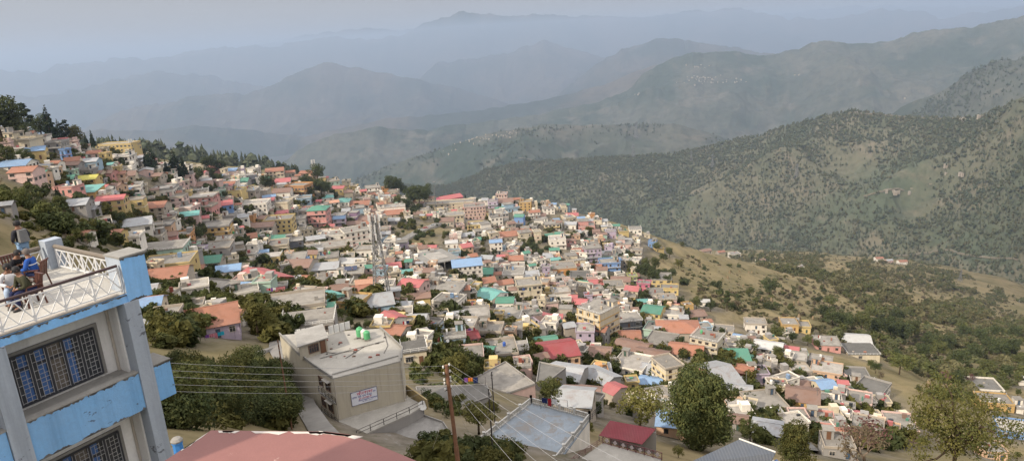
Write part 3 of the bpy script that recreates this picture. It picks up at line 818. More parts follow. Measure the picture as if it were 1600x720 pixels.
# --- the grey concrete building with the banner
gb = ray(528, 656)*96; gzt = zup(519, 591, gb)
def V3(x, y, z): q = onz(x, y, z); return q
def grey_building():
    P = [onz(x, y, gzt) for x, y in ((519,591),(627,563),(629,545),(594,513),(437,523),(466,553),(491,572))]
    o = np.array([gb[0], gb[1], gb[2]]); L = [tuple((q-o)[:2]) for q in P]; h = gzt-gb[2]
    t = thing('concrete_building', 'large grey concrete building carrying a printed sign board', 'building', o); LAND.append(('grey concrete building', 560, 570))
    b = MB(); b.prism(L, -5, h-.2); b.build('wall', wallmat('raw_plaster', (.44,.395,.31), .42, True), t)
    b = MB(); b.prism(L, h-.197, h); b.build('roof', RM_near, t)
    b = MB()
    for i in (1, 2, 4, 5, 6):
        a = Vector((*L[i], h+.2)); e = Vector((*L[(i+1) % 7], h+.2)); b.bar(a, e, .16, .394)
    b.build('parapet', CONCN, t)
    # stair room on the roof
    q = [onz(x, y, gzt) for x, y in ((470,562),(513,548),(505,528),(466,540))]; q = [(k-o)[:2] for k in q]; s = MB(); s.prism([tuple(k) for k in q], h+.003, h+2.); so = s.build('stair_room', wallmat('raw_plaster', (.4,.36,.28), .8, True), t)
    c = sum((Vector(k) for k in q), Vector((0, 0)))/4; s = MB(); s.prism([tuple(c+(Vector(k)-c)*1.12) for k in q], h+2.003, h+2.16); s.build('slab', CONCN, so)
    fd = (Vector(q[1])-Vector(q[0])).normalized(); nrm = Vector((fd.y, -fd.x)); ang = atan2(fd.y, fd.x)
    m = Vector(q[0]).lerp(Vector(q[1]), .5); w = link('window', window_mesh('window_grilled', 1.3, 1.1, False, FRAME2, 4), so); w.location = (m.x, m.y, h+.55); w.rotation_euler = (0, 0, ang)
    m = Vector(q[0]).lerp(Vector(q[1]), .93)+nrm*.02; dl = link('door', DOORS[0], so); dl.location = (m.x-.4*fd.x, m.y-.4*fd.y, h+.003); dl.rotation_euler = (0, 0, ang); dl.scale = (.8, 1, .9)
    # recessed balconies on the left of the sign wall
    fr = Vector(L[1])-Vector(L[0]); fr.normalize(); n = Vector((fr.y, -fr.x)); a0 = Vector(L[0]); a1 = Vector(L[6]); e = (a1-a0)
    for z in (h-3.3, h-6.4):
        s = MB(); s.prism([tuple(a0-fr*.02), tuple(a0-fr*.02+n*.9), tuple(a1+n*1.1), tuple(a1)], z-.16, z); bo = s.build('balcony', CONCN, t)
        s = MB(); railing(s, [(*(a0-fr*.1+n*.85), z), (*(a1+n*1.05), z)], .9, .9, .035, 3); s.build('railing', DARK, bo)
    ea = atan2(-e.y, -e.x)
    for k, z in ((.3, h-2.3), (.7, h-2.3), (.3, h-5.4), (.7, h-5.4)):
        m = a0+e*k; w = link('window', WINS[1] if k < .5 else WINS[3], t); w.location = (m.x, m.y, z); w.rotation_euler = (0, 0, ea)
    rr = random.Random(8)
    def rpos(x, y, dzz=.003): q = onz(x, y, gzt)-o; return Vector((q[0], q[1], h+dzz))
    for pts in (((478,545),(520,552),(560,548)),((600,520),(606,540),(600,552)),((540,560),(575,538))):
        s = MB(); s.tube([rpos(x, y, .06) for x, y in pts], .035, 6); s.build('roof_pipe', DARK, t)
    for _ in range(26):
        p = rpos(rr.uniform(500, 612), rr.uniform(522, 560)); k = rr.uniform(.08, .3); s = MB(); s.hexa([p+Vector(q_)*k for q_ in ((-1,-.6,0),(1,-.5,0),(.9,.6,0),(-1,.7,0))], [p+Vector(q_)*k for q_ in ((-.8,-.5,.5),(.8,-.5,.7),(.7,.5,.5),(-.9,.5,.6))]); s.build('debris', (CONC, RED, FRAME2, DARK)[rr.randrange(4)], t)
    s = MB(); s.bar(rpos(520, 585, .1), rpos(622, 556, .1), .25, .2); s.bar(rpos(500, 560, .1), rpos(600, 533, .1), .2, .15); s.build('roof_kerb', CONCN, t)
    # drain pipes and a string course on the sign wall
    for f in (.02, .985): s = MB(); m = a0.lerp(Vector(L[1]), f)+n*.07; s.tube([(m.x, m.y, -1), (m.x, m.y, h-.2)], .05); s.build('drain_pipe', FRAME, t)
    # row of white sheets along the back edge
    for pts in (((463,527),(496,522)), ((514,522),(548,513))):
        A = V3(*pts[0], gzt)-o; B = V3(*pts[1], gzt)-o; A = Vector(A); B = Vector(B); nn = 4
        s = MB()
        for i in range(nn):
            p = A.lerp(B, i/nn+.01); q2 = A.lerp(B, (i+1)/nn-.015); s.hexa([p, q2, q2+Vector((0, .05, 0)), p+Vector((0, .05, 0))], [k+Vector((0, 0, 1.25)) for k in (p, q2, q2+Vector((0, .05, 0)), p+Vector((0, .05, 0)))])
        pn = s.build('sheet_panel', plain('white_sheet', (.66,.66,.64), .5, 0, .2), t); s = MB()
        for i in range(nn+1): p = A.lerp(B, i/nn); s.bar(p+Vector((0, -.06, 0)), p+Vector((0, -.06, 1.45)), .05)
        s.build('post', DARK, pn)
    # sign board: Devanagari heading and lines of text, as readable as the photo shows them
    ang = atan2(fr.y, fr.x); wl = (Vector(L[1])-a0).length
    tt = thing('sign_board', 'white printed sign board with red Hindi heading on grey wall', 'sign'); tt.rotation_euler = (0, 0, ang)
    c1 = onz(549, 613, gb[2]+h*.45); 
    # intersect the sight line of the board's middle with the wall plane
    nv = np.array([n.x, n.y, 0]); p0 = o+np.array([a0.x, a0.y, 0])
    def onwall(x, y): d = ray(x, y); return d*((p0@nv)/(d@nv))
    q = [onwall(*k) for k in ((548,614.5),(587.5,602.5),(589.5,621),(551,635))]; cw = sum(q)/4; W = np.linalg.norm((q[1]-q[0])[:2]); Hh = ((q[0][2]-q[3][2])+(q[1][2]-q[2][2]))/2
    tt.location = tuple(cw+nv*.03); s = MB(); s.box(-W/2, W/2, -.06, 0, -Hh/2, Hh/2); pn = s.build('panel', plain('sign_white', (.62,.63,.68), .5, 0, .15, 2.), tt)
    s = MB(); [s.box(*k) for k in ((-W/2-.05, W/2+.05, -.08, .02, Hh/2, Hh/2+.05), (-W/2-.05, W/2+.05, -.08, .02, -Hh/2-.05, -Hh/2), (-W/2-.05, -W/2, -.08, .02, -Hh/2, Hh/2), (W/2, W/2+.05, -.08, .02, -Hh/2, Hh/2))]; s.build('frame', plain('sign_frame', (.12,.13,.2), .5), tt)
    redp = plain('sign_red', (.42,.02,.08), .6, 0, .1); bl = plain('sign_blue', (.02,.03,.22), .6, 0, .1); 
    def text(body, x, z, size, mat, ex=1.):
        cu = bpy.data.curves.new('lettering', 'FONT'); cu.body = body; cu.size = size; cu.align_x = 'CENTER'; cu.extrude = .004; cu.offset = .008*size
        ob = bpy.data.objects.new('lettering', cu); col.objects.link(ob); dg = bpy.context.evaluated_depsgraph_get(); me = bpy.data.meshes.new_from_object(ob.evaluated_get(dg)); bpy.data.objects.remove(ob)
        if not len(me.vertices): return None
        me.materials.clear(); me.materials.append(mat); xs = [v.co.x for v in me.vertices]; 
        ob = link('lettering', me, tt); ob.rotation_euler = (pi/2, 0, 0); ob.location = (x, -.068, z); ob.scale = (ex, 1, 1); return ob
    text('कैलाश', W*.03, Hh*.2, Hh*.32, redp, 1.5); text('होम स्टे एवं गेस्ट', -W*.08, Hh*.03, Hh*.17, bl, 1.35); text('24', W*.4, Hh*.18, Hh*.2, bl)
    text('रूम उपलब्ध हैं', W*.02, -Hh*.13, Hh*.14, redp, 1.3); text('होटल रेस्टोरेंट सम्पर्क', W*.12, -Hh*.27, Hh*.13, bl, 1.25); text('मो. 9411 2 4 7', W*.1, -Hh*.38, Hh*.1, bl, 1.3)
    return t, o, L, h
RM_near = flatroofmat('grey_roof_near', (.40,.38,.34), .5, True)
GBT = grey_building()
# lower terraces in front of it
def rail_on(t, o, pts, z, mat, h=.9, step=1.3, r=.04, name='railing', rails=3):
    s = MB(); railing(s, [tuple(np.array(onz(x, y, z))-o) for x, y in pts], h, step, r, rails); return s.build(name, mat, t)
tz = gb[2]
t, o, L, _ = roof_poly('terrace', 'terrace', 'smooth grey terrace below the sign wall', [(530,657),(631,617),(662,633),(640,646),(556,684),(536,680)], None, wall='G', roof=RM_near, par=0, zt=tz, drop=6); rail_on(t, o, [(558,682),(640,645),(661,634)], tz, DARK, .9, 2.2, .05, rails=2)
t, o, L, _ = roof_poly('terrace', 'terrace', 'rough grey terrace with white tank behind red ledge', [(560,691),(652,646),(692,660),(712,690),(640,728),(590,722)], None, wall='G', roof=flatroofmat('roof_rubble', (.27,.26,.245), .8, True), par=.25, zt=tz-1.6, drop=6)
b = MB(); c0 = onz(636, 611, tz); c1 = onz(668, 634, tz)
b.bar(c0+np.array([0, 0, .25]), c1+np.array([0, 0, .25]), .2, 1.5); tag(b.build('boundary_wall', wallmat('weathered_yellow', (.42,.32,.15), .8, True), None), 'yellow stepped boundary wall at the terrace end', 'wall')
# --- pale blue terrace with white balustrade
BT = flatroofmat('blue_terrace', (.25,.29,.33), .5, True)
_nt = BT.node_tree; _b = [n for n in _nt.nodes if n.type == 'BSDF_PRINCIPLED'][0]; _nt.links.new(mixc(_nt, mul(_nt, noise_f(_nt, .45, 8, .72, (1, 1, 1), .5, .62, dist=.8), .8), _b.inputs['Base Color'].links[0].from_socket, (.20,.18,.16)), _b.inputs['Base Color'])
bz = (ray(830, 628)*105)[2]
t, o, L, _ = roof_poly('terrace', 'terrace', 'wide pale blue terrace with white balustrade', [(830,629),(921,654),(862,735),(735,735),(738,703)], None, wall='W', roof=BT, par=0, zt=bz, drop=9)
def balustrade(pts, z):
    for (x0, y0), (x1, y1) in zip(pts[:-1], pts[1:]):
        A = Vector(onz(x0, y0, z)-o); B = Vector(onz(x1, y1, z)-o); n = max(1, round((B-A).length/2.6)); s = MB()
        s.bar(A+Vector((0, 0, .1)), B+Vector((0, 0, .1)), .16, .18); s.bar(A+Vector((0, 0, .85)), B+Vector((0, 0, .85)), .16, .12); k = max(2, int((B-A).length/.3))
        for i in range(k): p = A.lerp(B, (i+.5)/k); s.tube([p+Vector((0, 0, .19)), p+Vector((0, 0, .45)), p+Vector((0, 0, .79))], [.045, .085, .045], 6)
        bo = s.build('balustrade', wallmat('old_white', (.50,.49,.46), .8, True), t)
        for i in range(n+1): p = A.lerp(B, i/n); s = MB(); s.box(p.x-.16, p.x+.16, p.y-.16, p.y+.16, .003, 1.1); s.box(p.x-.2, p.x+.2, p.y-.2, p.y+.2, 1.103, 1.2); s.build('post', wallmat('old_white', (0, 0, 0)), bo)
balustrade([(736,702),(830,629),(921,654),(866,724)], bz)
rail_on(t, o, [(921,660),(930,648),(936,642)], bz, DARK)
# --- grey terrace at the bottom with diamond railing, and the maroon shed
cz = (ray(942, 691)*96)[2]
t, o, L, _ = roof_poly('terrace', 'terrace', 'grey terrace with diamond-pattern railing', [(942,692),(1032,717),(1010,760),(880,760),(878,738)], None, wall='G', roof=RM_near, par=0, zt=cz, drop=8)
A = Vector(onz(942, 692, cz)-o); B = Vector(onz(1034, 718, cz)-o); n = 7; s = MB(); dm = MB()
for i in range(n+1): p = A.lerp(B, i/n); s.bar(p, p+Vector((0, 0, 1.1)), .09)
for z in (.12, 1.05): s.bar(A+Vector((0, 0, z)), B+Vector((0, 0, z)), .06)
for i in range(n):
    p = A.lerp(B, i/n); q = A.lerp(B, (i+1)/n); s.bar(p+Vector((0, 0, .12)), q+Vector((0, 0, 1.05)), .04); s.bar(p+Vector((0, 0, 1.05)), q+Vector((0, 0, .12)), .04)
    c = (p+q)/2+Vector((0, 0, .58)); u = (q-p).normalized()*.3; w = Vector((0, 0, .34)); off = Vector((u.y, -u.x, 0)).normalized()*.03; dm.hexa([c-u-off, c-w-off, c+u-off, c+w-off], [c-u+off, c-w+off, c+u+off, c+w+off])
r_ = s.build('railing', plain('dark_red_rail', (.13,.045,.05), .5), t); dm.build('diamond', plain('rail_diamond', (.42,.36,.36), .6), r_)
rail_on(t, o, [(942,692),(905,716),(880,736)], cz, plain('dark_red_rail', (0, 0, 0)))
def maroon_shed():
    zt = (ray(953, 657)*112)[2]; P = [onz(953,657,zt), onz(1025,670,zt-.2), onz(1003,694,zt-2.2), onz(936,680,zt-2.)]
    o = np.array([P[3][0], P[3][1], float(H(P[3][0], P[3][1]))]); t = thing('open_shed', 'open shed under sloping maroon corrugated roof', 'shed', o); LAND.append(('maroon-roofed open shed', 980, 676))
    b = MB(); q = [Vector(p-o) for p in P]; c = sum(q, Vector())/4; fx = (q[1]-q[0]); ang = atan2(fx.y, fx.x); Mi = Matrix.Rotation(-ang, 4, 'Z')
    k = [Mi @ (p-c) for p in q]; b.hexa([k[3], k[2], k[1], k[0]], [p+Vector((0, 0, .08)) for p in (k[3], k[2], k[1], k[0])]); ro = b.build('roof', tinmat('tin_maroon_near', (.30,.07,.09), .15, 4.), t); ro.location = c; ro.rotation_euler = (0, 0, ang)
    for p in q: b = MB(); b.bar((p.x*.98, p.y*.98, -4), (p.x*.98, p.y*.98, p.z-.02), .12); b.build('post', STEEL, t)
    b = MB(); b.hexa([(q[0].x, q[0].y, -6), (q[1].x, q[1].y, -6), (q[1].x, q[1].y-.2, -6), (q[0].x, q[0].y-.2, -6)], [(q[0].x, q[0].y, q[0].z-.5), (q[1].x, q[1].y, q[1].z-.5), (q[1].x, q[1].y-.2, q[1].z-.5), (q[0].x, q[0].y-.2, q[0].z-.5)]); b.build('back_wall', WM['G'], t)
maroon_shed()
# --- slate-blue metal roof at the bottom right
def slate_roof():
    zt = (ray(1155, 687)*84)[2]; P = [onz(1155,687,zt), onz(1212,708,zt), onz(1192,745,zt-2.), onz(1068,727,zt-1.6)]
    o = np.array([P[0][0], P[0][1], zt-4]); t = thing('house', 'house under smooth slate-blue metal roof', 'house', o); t['group'] = 'houses of the hill town'; LAND.append((t['label'], 1150, 710))
    q = [Vector(p-o) for p in P]; b = MB(); b.hexa([q[3], q[2], q[1], q[0]], [p+Vector((0, 0, .1)) for p in (q[3], q[2], q[1], q[0])]); b.build('roof', tinmat('tin_slate', (.075,.088,.11), .05, 3.), t)
    b = MB(); c = sum(q, Vector())/4; b.prism([tuple((c+(p-c)*.93)[:2]) for p in (q[3], q[2], q[1], q[0])], -8, 1.5); b.build('wall', WM['W'], t)
    b = MB(); b.bar(q[0]+Vector((0, .05, .1)), q[1]+Vector((0, .05, .1)), .1, .25); b.build('fascia', WHITEP, t)
    d1 = q[3]+(q[2]-q[3])*.55; e1 = (q[0]-q[3])*.5
    b = MB()
    for i in range(9): f = i/9; p = d1+(q[2]-q[3])*.03*i; b.bar(p+Vector((0, 0, .16)), p+e1+Vector((0, 0, .16)), .14, .12)
    b.build('roof_batten', WHITEP, t)
    b = MB(); p = d1+(q[2]-q[3])*.29; b.bar(p+Vector((0, 0, .16)), p+e1+Vector((0, 0, .16)), .5, .12); b.build('blue_strip', plain('strip_blue', (.05,.1,.25), .4), t)
slate_roof()

# ------------------------------------------------------------------ the blue building at the left, its terrace and the people on it
CO = np.array(ray(198, 456)*24); dz = CO[2]
NB = wallmat('blue_paint_near', (.21,.46,.80), .6, True); NW = wallmat('whitewash_near', (.80,.79,.77), .4, True); NG = wallmat('grey_blue_paint', (.36,.41,.48), .7, True)
def chip(m, dens=.6, scale=.9, colr=(.06,.06,.07)):       # flaking paint: dark ragged patches
    nt = m.node_tree; b = [n for n in nt.nodes if n.type == 'BSDF_PRINCIPLED'][0]; src = b.inputs['Base Color'].links[0].from_socket
    f = noise_f(nt, scale, 9, .75, (1, 1, 2.2), .66-.06*dens, .685-.06*dens); nt.links.new(mixc(nt, mul(nt, f, .8), src, colr), b.inputs['Base Color'])
chip(NB, .85, 1.6); chip(NG, .9, 1.3)
fu = -Vector((.52912, .84855, 0)); fin = Vector((-.84855, .52912, 0))      # along the front towards the left; inwards
def blue_building():
    base = np.array([CO[0], CO[1], float(H(CO[0], CO[1]))]); t = thing('blue_building', 'blue and white concrete building with roof terrace', 'building', base); LAND.append(('blue and white terrace building', 120, 560))
    zz = lambda z: z-base[2]
    def P(u, v, z): q = fu*u+fin*v; return Vector((q.x, q.y, zz(z)))
    LEN = 9.; DEP = 9.; U0 = -.7
    def bx(b, ua, ub, va, vb, za, zb): b.hexa([P(ua, va, za), P(ub, va, za), P(ub, vb, za), P(ua, vb, za)], [P(ua, va, zb), P(ub, va, zb), P(ub, vb, zb), P(ua, vb, zb)])
    def slab(name, u0, u1, v0, v1, z0, z1, mat, par=t):
        b = MB(); bx(b, u0, u1, v0, v1, z0, z1); return b.build(name, mat, par)
    FH = 3.58; z1 = dz-.27
    slab('terrace_deck', U0, LEN, -.05, 5.4, dz-.12, dz, flatroofmat('deck_cement', (.50,.48,.44), .45, True))
    slab('deck_edge', U0, LEN, -.12, -.053, dz-.28, dz-.03, NB); slab('deck_slab', U0, LEN, -.05, 5.4, z1, dz-.123, NB)
    slab('kerb', .3, LEN, -.1, .06, dz+.003, dz+.05, FRAME)
    slab('rear_wall', U0, LEN, 2.4, 5.3, dz-30, z1-.003, NW)
    for fl in range(3):
        top = z1-.003-fl*FH; bot = z1-FH-fl*FH                # bot: underside of this storey's floor
        ptop = bot+1.27
        slab('wall', .31, LEN, .85, 1.0, bot+.1, top, NW); slab('side_wall', .1, .3, .3, 2.39, bot, top, NW); slab('outer_wall', U0+.5, .09, .9, 2.39, bot, top, NW)
        slab('balcony_ledge', .26, LEN, .02, .84, bot+.9, ptop-.06, CONCN)
        pw = slab('parapet', .26, 3.44, -.14, .015, bot+.02, ptop, NB); slab('parapet', 3.95, LEN, -.14, .015, bot+.02, ptop, NB)
        slab('parapet_coping', .26, LEN, -.155, .1, ptop+.003, ptop+.05, CONCN, pw)
        pr = slab('parapet', U0-.1, -.21, -.12, .8, bot+.02, ptop-.02, NB); slab('parapet_coping', U0-.12, -.21, -.13, .82, ptop-.017, ptop+.02, CONCN, pr)
        for u0 in (.0, 3.7):
            uc = u0+1.98; ww = 2.3; wz0 = bot+1.33; wz1 = bot+2.85; fr = MB(); n = 5
            for i in range(n+1): u = uc-ww/2+ww*i/n; bx(fr, u-.03, u+.03, .76, .849, wz0, wz1)
            for z in (wz0, wz0+1.08, wz1): bx(fr, uc-ww/2, uc+ww/2, .77, .845, z-.03, z+.03)
            wo = fr.build('window', plain('window_black_frame', (.04,.042,.05), .5), t)
            g = MB(); bx(g, uc-ww/2-.14, uc-ww/2-.031, .8, .849, wz0-.05, wz1+.12); bx(g, uc+ww/2+.031, uc+ww/2+.14, .8, .849, wz0-.05, wz1+.12); bx(g, uc-ww/2-.031, uc+ww/2+.031, .8, .849, wz1+.031, wz1+.12); g.build('surround', CONCN, wo)
            g = MB(); bx(g, uc-ww/2, uc+ww/2, .835, .848, wz0, wz1); g.build('pane', plain('dark_pane', (.06,.065,.075), .15, 0, .5, 2., .6), wo)
            for i, cn, cc in ((1, 'blue_curtain', (.07,.15,.36)), (3, 'blue_curtain', (.06,.13,.34)), (4, 'blue_curtain', (.06,.13,.34)), (2, 'brown_curtain', (.15,.13,.11))):
                ua = uc-ww/2+ww*i/n+.05; f = .6 if i != 2 else 1; g = MB(); bx(g, ua+(ww/n-.1)*(1-f)*(i == 1), ua+(ww/n-.1)*(f if i != 1 else 1), .826, .833, wz0+.05, wz1-.05); g.build(cn, plain(cn, cc, .8, 0, .6, 5.), wo)
            g = MB()
            for i in range(n):
                ua = uc-ww/2+ww*i/n; wn = ww/n
                for k in range(11): z = wz0+.08+k*.135; s0, s1 = ((.1, .66) if k % 2 else (.36, .9)) if k not in (0, 4, 8) else (.08, .92); bx(g, ua+wn*s0, ua+wn*s1, .745, .757, z, z+.014)
                for k in (.1, .36, .66, .9): bx(g, ua+wn*k-.006, ua+wn*k+.006, .745, .756, wz0+.05, wz1-.05)
            g.build('grille', plain('grille_grey', (.34,.34,.35), .5), wo)
        slab('pillar', 3.46, 3.93, -.2, .3, bot-.003 if fl else bot, top, NG)
    slab('corner_pillar', -.2, .25, -.2, .29, dz-30, z1-.003, NG)
    bo = slab('corner_block', -.68, .08, -.16, .66, dz-.29, dz+1.1, NB); slab('coping', -.71, .11, -.19, .69, dz+1.103, dz+1.16, CONCN, bo)
    slab('block_side', .081, .084, -.15, .65, dz+.002, dz+1.09, NG, bo)
    WR = plain('railing_white', (.62,.62,.62), .5, 0, .2); HR = plain('handrail_dark', (.06,.035,.035), .45); HW_ = plain('handrail_weathered', (.16,.135,.11), .7)
    def xrail(A, B, n, h, top, topr):
        s = MB()
        for i in range(n+1): p = A.lerp(B, i/n); s.bar(p, p+Vector((0, 0, h)), .045)
        for z in (.07, h-.06): s.bar(A+Vector((0, 0, z)), B+Vector((0, 0, z)), .035)
        for i in range(n):
            p = A.lerp(B, i/n); q = A.lerp(B, (i+1)/n); m1 = p.lerp(q, .5)
            s.bar(p+Vector((0, 0, .08)), m1+Vector((0, 0, h-.08)), .03); s.bar(q+Vector((0, 0, .08)), m1+Vector((0, 0, h-.08)), .03)
            s.bar(m1+Vector((0, 0, .08)), p+Vector((0, 0, h-.08)), .022); s.bar(m1+Vector((0, 0, .08)), q+Vector((0, 0, h-.08)), .022)
        ro = s.build('railing', WR, t); s = MB(); s.tube([A+Vector((0, 0, h+.06)), B+Vector((0, 0, h+.06))], topr, 8); s.build('handrail', top, ro)
    ck = random.Random(12); cm = plain('bare_cement', (.13,.125,.12), .9, 0, .5, 9.)
    def chips(u0, u1, v, zc, n, up, par):
        m = MB()
        for _ in range(n):
            u = ck.uniform(u0, u1); L_ = ck.uniform(.04, .28); k = 7; top = [P(u-L_+2*L_*i/k, v, zc+up*ck.uniform(.01, .09)*(1-abs(2*i/k-1)**2)) for i in range(k+1)]; bot_ = [P(u-L_+2*L_*i/k, v, zc-up*.004) for i in range(k+1)]
            for i in range(k): m.quad(bot_[i], bot_[i+1], top[i+1], top[i])
        m.build('flaked_paint', cm, par)
    chips(0, 7, -.125, dz-.03, 40, -1, t); chips(-.6, .05, -.165, dz-.28, 7, 1, t); chips(-.6, .05, -.165, dz+1.1, 5, -1, t)
    for fl in range(2): chips(.3, 3.4, -.145, z1-FH-fl*FH+1.27, 26, -1, t); chips(.3, 3.4, -.145, z1-FH-fl*FH+.03, 14, 1, t); chips(-.78, -.22, -.125, z1-FH-fl*FH+1.25, 6, -1, t)
    m = MB(); m.tube([P(.33, .8, dz-20), P(.33, .8, z1-.05)], .045, 7); m.build('drain_pipe', FRAME, t)
    xrail(P(.14, -.02, dz+.05), P(LEN, -.02, dz+.05), 11, .78, HR, .045)
    xrail(P(-.45, .75, dz), P(-.45, 4.9, dz), 5, .72, HW_, .075)
    slab('rear_pillar', -.75, -.2, 4.95, 5.4, dz+.003, dz+1.0, NG)
    xrail(P(-.1, 5.2, dz), P(LEN, 5.2, dz), 11, .72, HW_, .075)
    return t
blue_building()
def fpos(px, py, hh): q = onz(px, py, dz+hh); return Vector((q[0], q[1], dz+.003))

SKIN = plain('skin', (.22,.115,.075), .6, 0, .15); HAIR = plain('black_hair', (.012,.011,.012), .6, 0, .2)
def skinmesh(name, verts, edges, radii, mat, parent, sub=2, root=0):
    me = bpy.data.meshes.new(name); me.from_pydata([tuple(v) for v in verts], edges, []); o = bpy.data.objects.new(name, me); col.objects.link(o)
    m = o.modifiers.new('s', 'SKIN'); m.use_smooth_shade = True
    for i, r in enumerate(radii):
        sv = me.skin_vertices[0].data[i]; sv.radius = r if isinstance(r, tuple) else (r, r); sv.use_root = (i == root)
    if sub: s = o.modifiers.new('u', 'SUBSURF'); s.levels = s.render_levels = sub
    dg = bpy.context.evaluated_depsgraph_get(); m2 = bpy.data.meshes.new_from_object(o.evaluated_get(dg)); bpy.data.objects.remove(o)
    m2.materials.clear(); m2.materials.append(mat); return link(name, m2, parent)
def person(label, loc, rz, pose, top, bottom, hair=HAIR, lean=0., extra=None, shoe=DARK):
    """pose 'sit' or 'stand'; local +y is where the person faces"""
    t = thing('person', label, 'person', loc, rz, None); V = Vector
    if pose == 'sit':
        hip = V((0, 0, .48)); ch = hip+V((0, sin(lean)*.3, .3*cos(lean))); nk = hip+V((0, sin(lean)*.52, .52*cos(lean)))
        kn = [V((s*.13, .46, .5)) for s in (-1, 1)]; ft = [V((s*.14, .44, .09)) for s in (-1, 1)]; hj = [hip+V((s*.1, .02, 0)) for s in (-1, 1)]
        el = [nk+V((s*.27, .04, -.3)) for s in (-1, 1)]; ha = [V((s*.08, .36, .62)) for s in (-1, 1)]
    else:
        hip = V((0, 0, .92)); ch = hip+V((0, sin(lean)*.3, .3*cos(lean))); nk = hip+V((0, sin(lean)*.54, .54*cos(lean)))
        kn = [V((s*.11, .03, .5)) for s in (-1, 1)]; ft = [V((s*.12, -.02, .09)) for s in (-1, 1)]; hj = [hip+V((s*.09, 0, 0)) for s in (-1, 1)]
        el = [nk+V((s*.25, -.02+.1*lean, -.3)) for s in (-1, 1)]; ha = [nk+V((s*.17, .2+.1*lean, -.44)) for s in (-1, 1)]
    sh = [nk+V((s*.18, 0, -.06)) for s in (-1, 1)]; hd = nk+V((0, .05+.1*lean, .17))
    # body: one skin from feet to head, with palms and five fingers rooted in each hand
    v = [hip, ch, nk, nk+V((0, .02, .07)), hd+V((0, 0, -.03)), hd+V((0, -.01, .07))]; e = [(0,1),(1,2),(2,3),(3,4),(4,5)]; r = [.12, .12, .06, .05, .085, .075]
    for i in (0, 1):
        n = len(v); v += [hj[i], kn[i], ft[i], ft[i]+V((0, .15, -.03))]; e += [(0,n),(n,n+1),(n+1,n+2),(n+2,n+3)]; r += [.085, .058, .04, .04]
        n = len(v); d = (ha[i]-el[i]).normalized(); v += [sh[i], el[i], ha[i], ha[i]+d*.07]; e += [(2,n),(n,n+1),(n+1,n+2),(n+2,n+3)]; r += [.055, .042, .03, (.018, .04)]
    skinmesh('body', v, e, r, SKIN, t, 2)
    fb = MB()
    for i in (0, 1):
        d = (ha[i]-el[i]).normalized(); sd = d.cross(V((0, 0, 1)))
        if sd.length < .1: sd = V((1, 0, 0))
        sd.normalize(); dn = sd.cross(d)*-1
        for k, ln in enumerate((.065, .075, .07, .055)): p = ha[i]+d*.085+sd*(k-1.5)*.02; fb.tube([p-d*.03, p+d*ln*.5, p+d*ln*.8+dn*.025], [.01, .009, .007], 5)
        s = -1 if i else 1; p = ha[i]+d*.03+sd*s*.03; fb.tube([p, p+d*.03+sd*s*.025, p+d*.06+sd*s*.028], [.011, .01, .008], 5)
    # head details
    for s in (-1, 1): fb.tube([hd+V((s*.085, 0, -.01)), hd+V((s*.1, -.01, .03))], .014, 6)
    fb.tube([hd+V((0, .08, .035)), hd+V((0, .108, -.005)), hd+V((0, .085, -.015))], [.012, .016, .01], 6)
    fb.build('fingers_and_features', SKIN, t, True)
    b = MB(); [b.lathe([(.001, -.009), (.009, -.003), (.009, .003), (.001, .009)], 6, (hd.x+s*.032, hd.y+.082, hd.z+.035)) for s in (-1, 1)]; b.bar(hd+V((-.025, .088, -.04)), hd+V((.025, .088, -.04)), .012); b.build('eyes_and_mouth', HAIR, t)
    # clothes follow the same joints a little fuller
    v = [hip+V((0, 0, -.02)), ch, nk+V((0, -.01, -.03)), nk+V((0, 0, .03))]; e = [(0,1),(1,2),(2,3)]; r = [(.155, .125), (.17, .13), (.09, .08), .07]
    for i in (0, 1): n = len(v); v += [sh[i]+V((0, 0, -.01)), el[i], ha[i]-(ha[i]-el[i]).normalized()*.02]; e += [(2,n),(n,n+1),(n+1,n+2)]; r += [.08, .065, .048]
    jk = skinmesh('jacket', v, e, r, top, t, 2)
    v = [hip+V((0, 0, .02))]; e = []; r = [(.15, .13)]
    for i in (0, 1): n = len(v); v += [hj[i], kn[i], ft[i]+V((0, 0, .03))]; e += [(0,n),(n,n+1),(n+1,n+2)]; r += [.105, .08, .062]
    skinmesh('trousers', v, e, r, bottom, t, 2)
    sb = MB()
    for f in ft: sb.tube([f+V((0, -.06, -.03)), f+V((0, .05, -.035)), f+V((0, .19, -.055))], [.05, .052, .035], 8)
    sb.build('shoe', shoe, t, True)
    hb = MB(); prof = [(.105, -.03), (.112, .03), (.1, .085), (.07, .125), (.02, .145)]; hb.lathe(prof, 14, (hd.x, hd.y-.025, hd.z)); hb.build('hair', hair, t, True)
    if extra: extra(t, jk, hd, nk, hip, sh)
    return t
cl = lambda n, c: plain(n, c, .85, 0, .4, 9., .1)
def stripes(t, jk, hd, nk, hip, sh):
    b = MB()
    for s in (-1, 1): b.bar(nk+Vector((s*.13, -.115, -.05)), hip+Vector((s*.13, -.12, .12)), .05, .015)
    b.build('jacket_stripe', cl('stripe_pale', (.45,.43,.36)), t)
def bag(t, jk, hd, nk, hip, sh):
    b = MB(); c = nk+Vector((0, -.2, -.2)); b.hexa([c+Vector(k) for k in ((-.15,-.09,-.22),(.15,-.09,-.22),(.15,.08,-.22),(-.15,.08,-.22))], [c+Vector(k) for k in ((-.12,-.05,.2),(.12,-.05,.2),(.12,.08,.2),(-.12,.08,.2))]); b.build('hood', cl('grey_hood', (.16,.16,.16)), t)
FB = radians(148)      # facing out of the photograph's right edge lies near this turn
P1, P2, P3, P4, P5 = fpos(25, 344, 1.78), fpos(15, 390, 1.12), fpos(46, 388, 1.3), fpos(11, 412, 1.22), fpos(38, 416, 1.2)
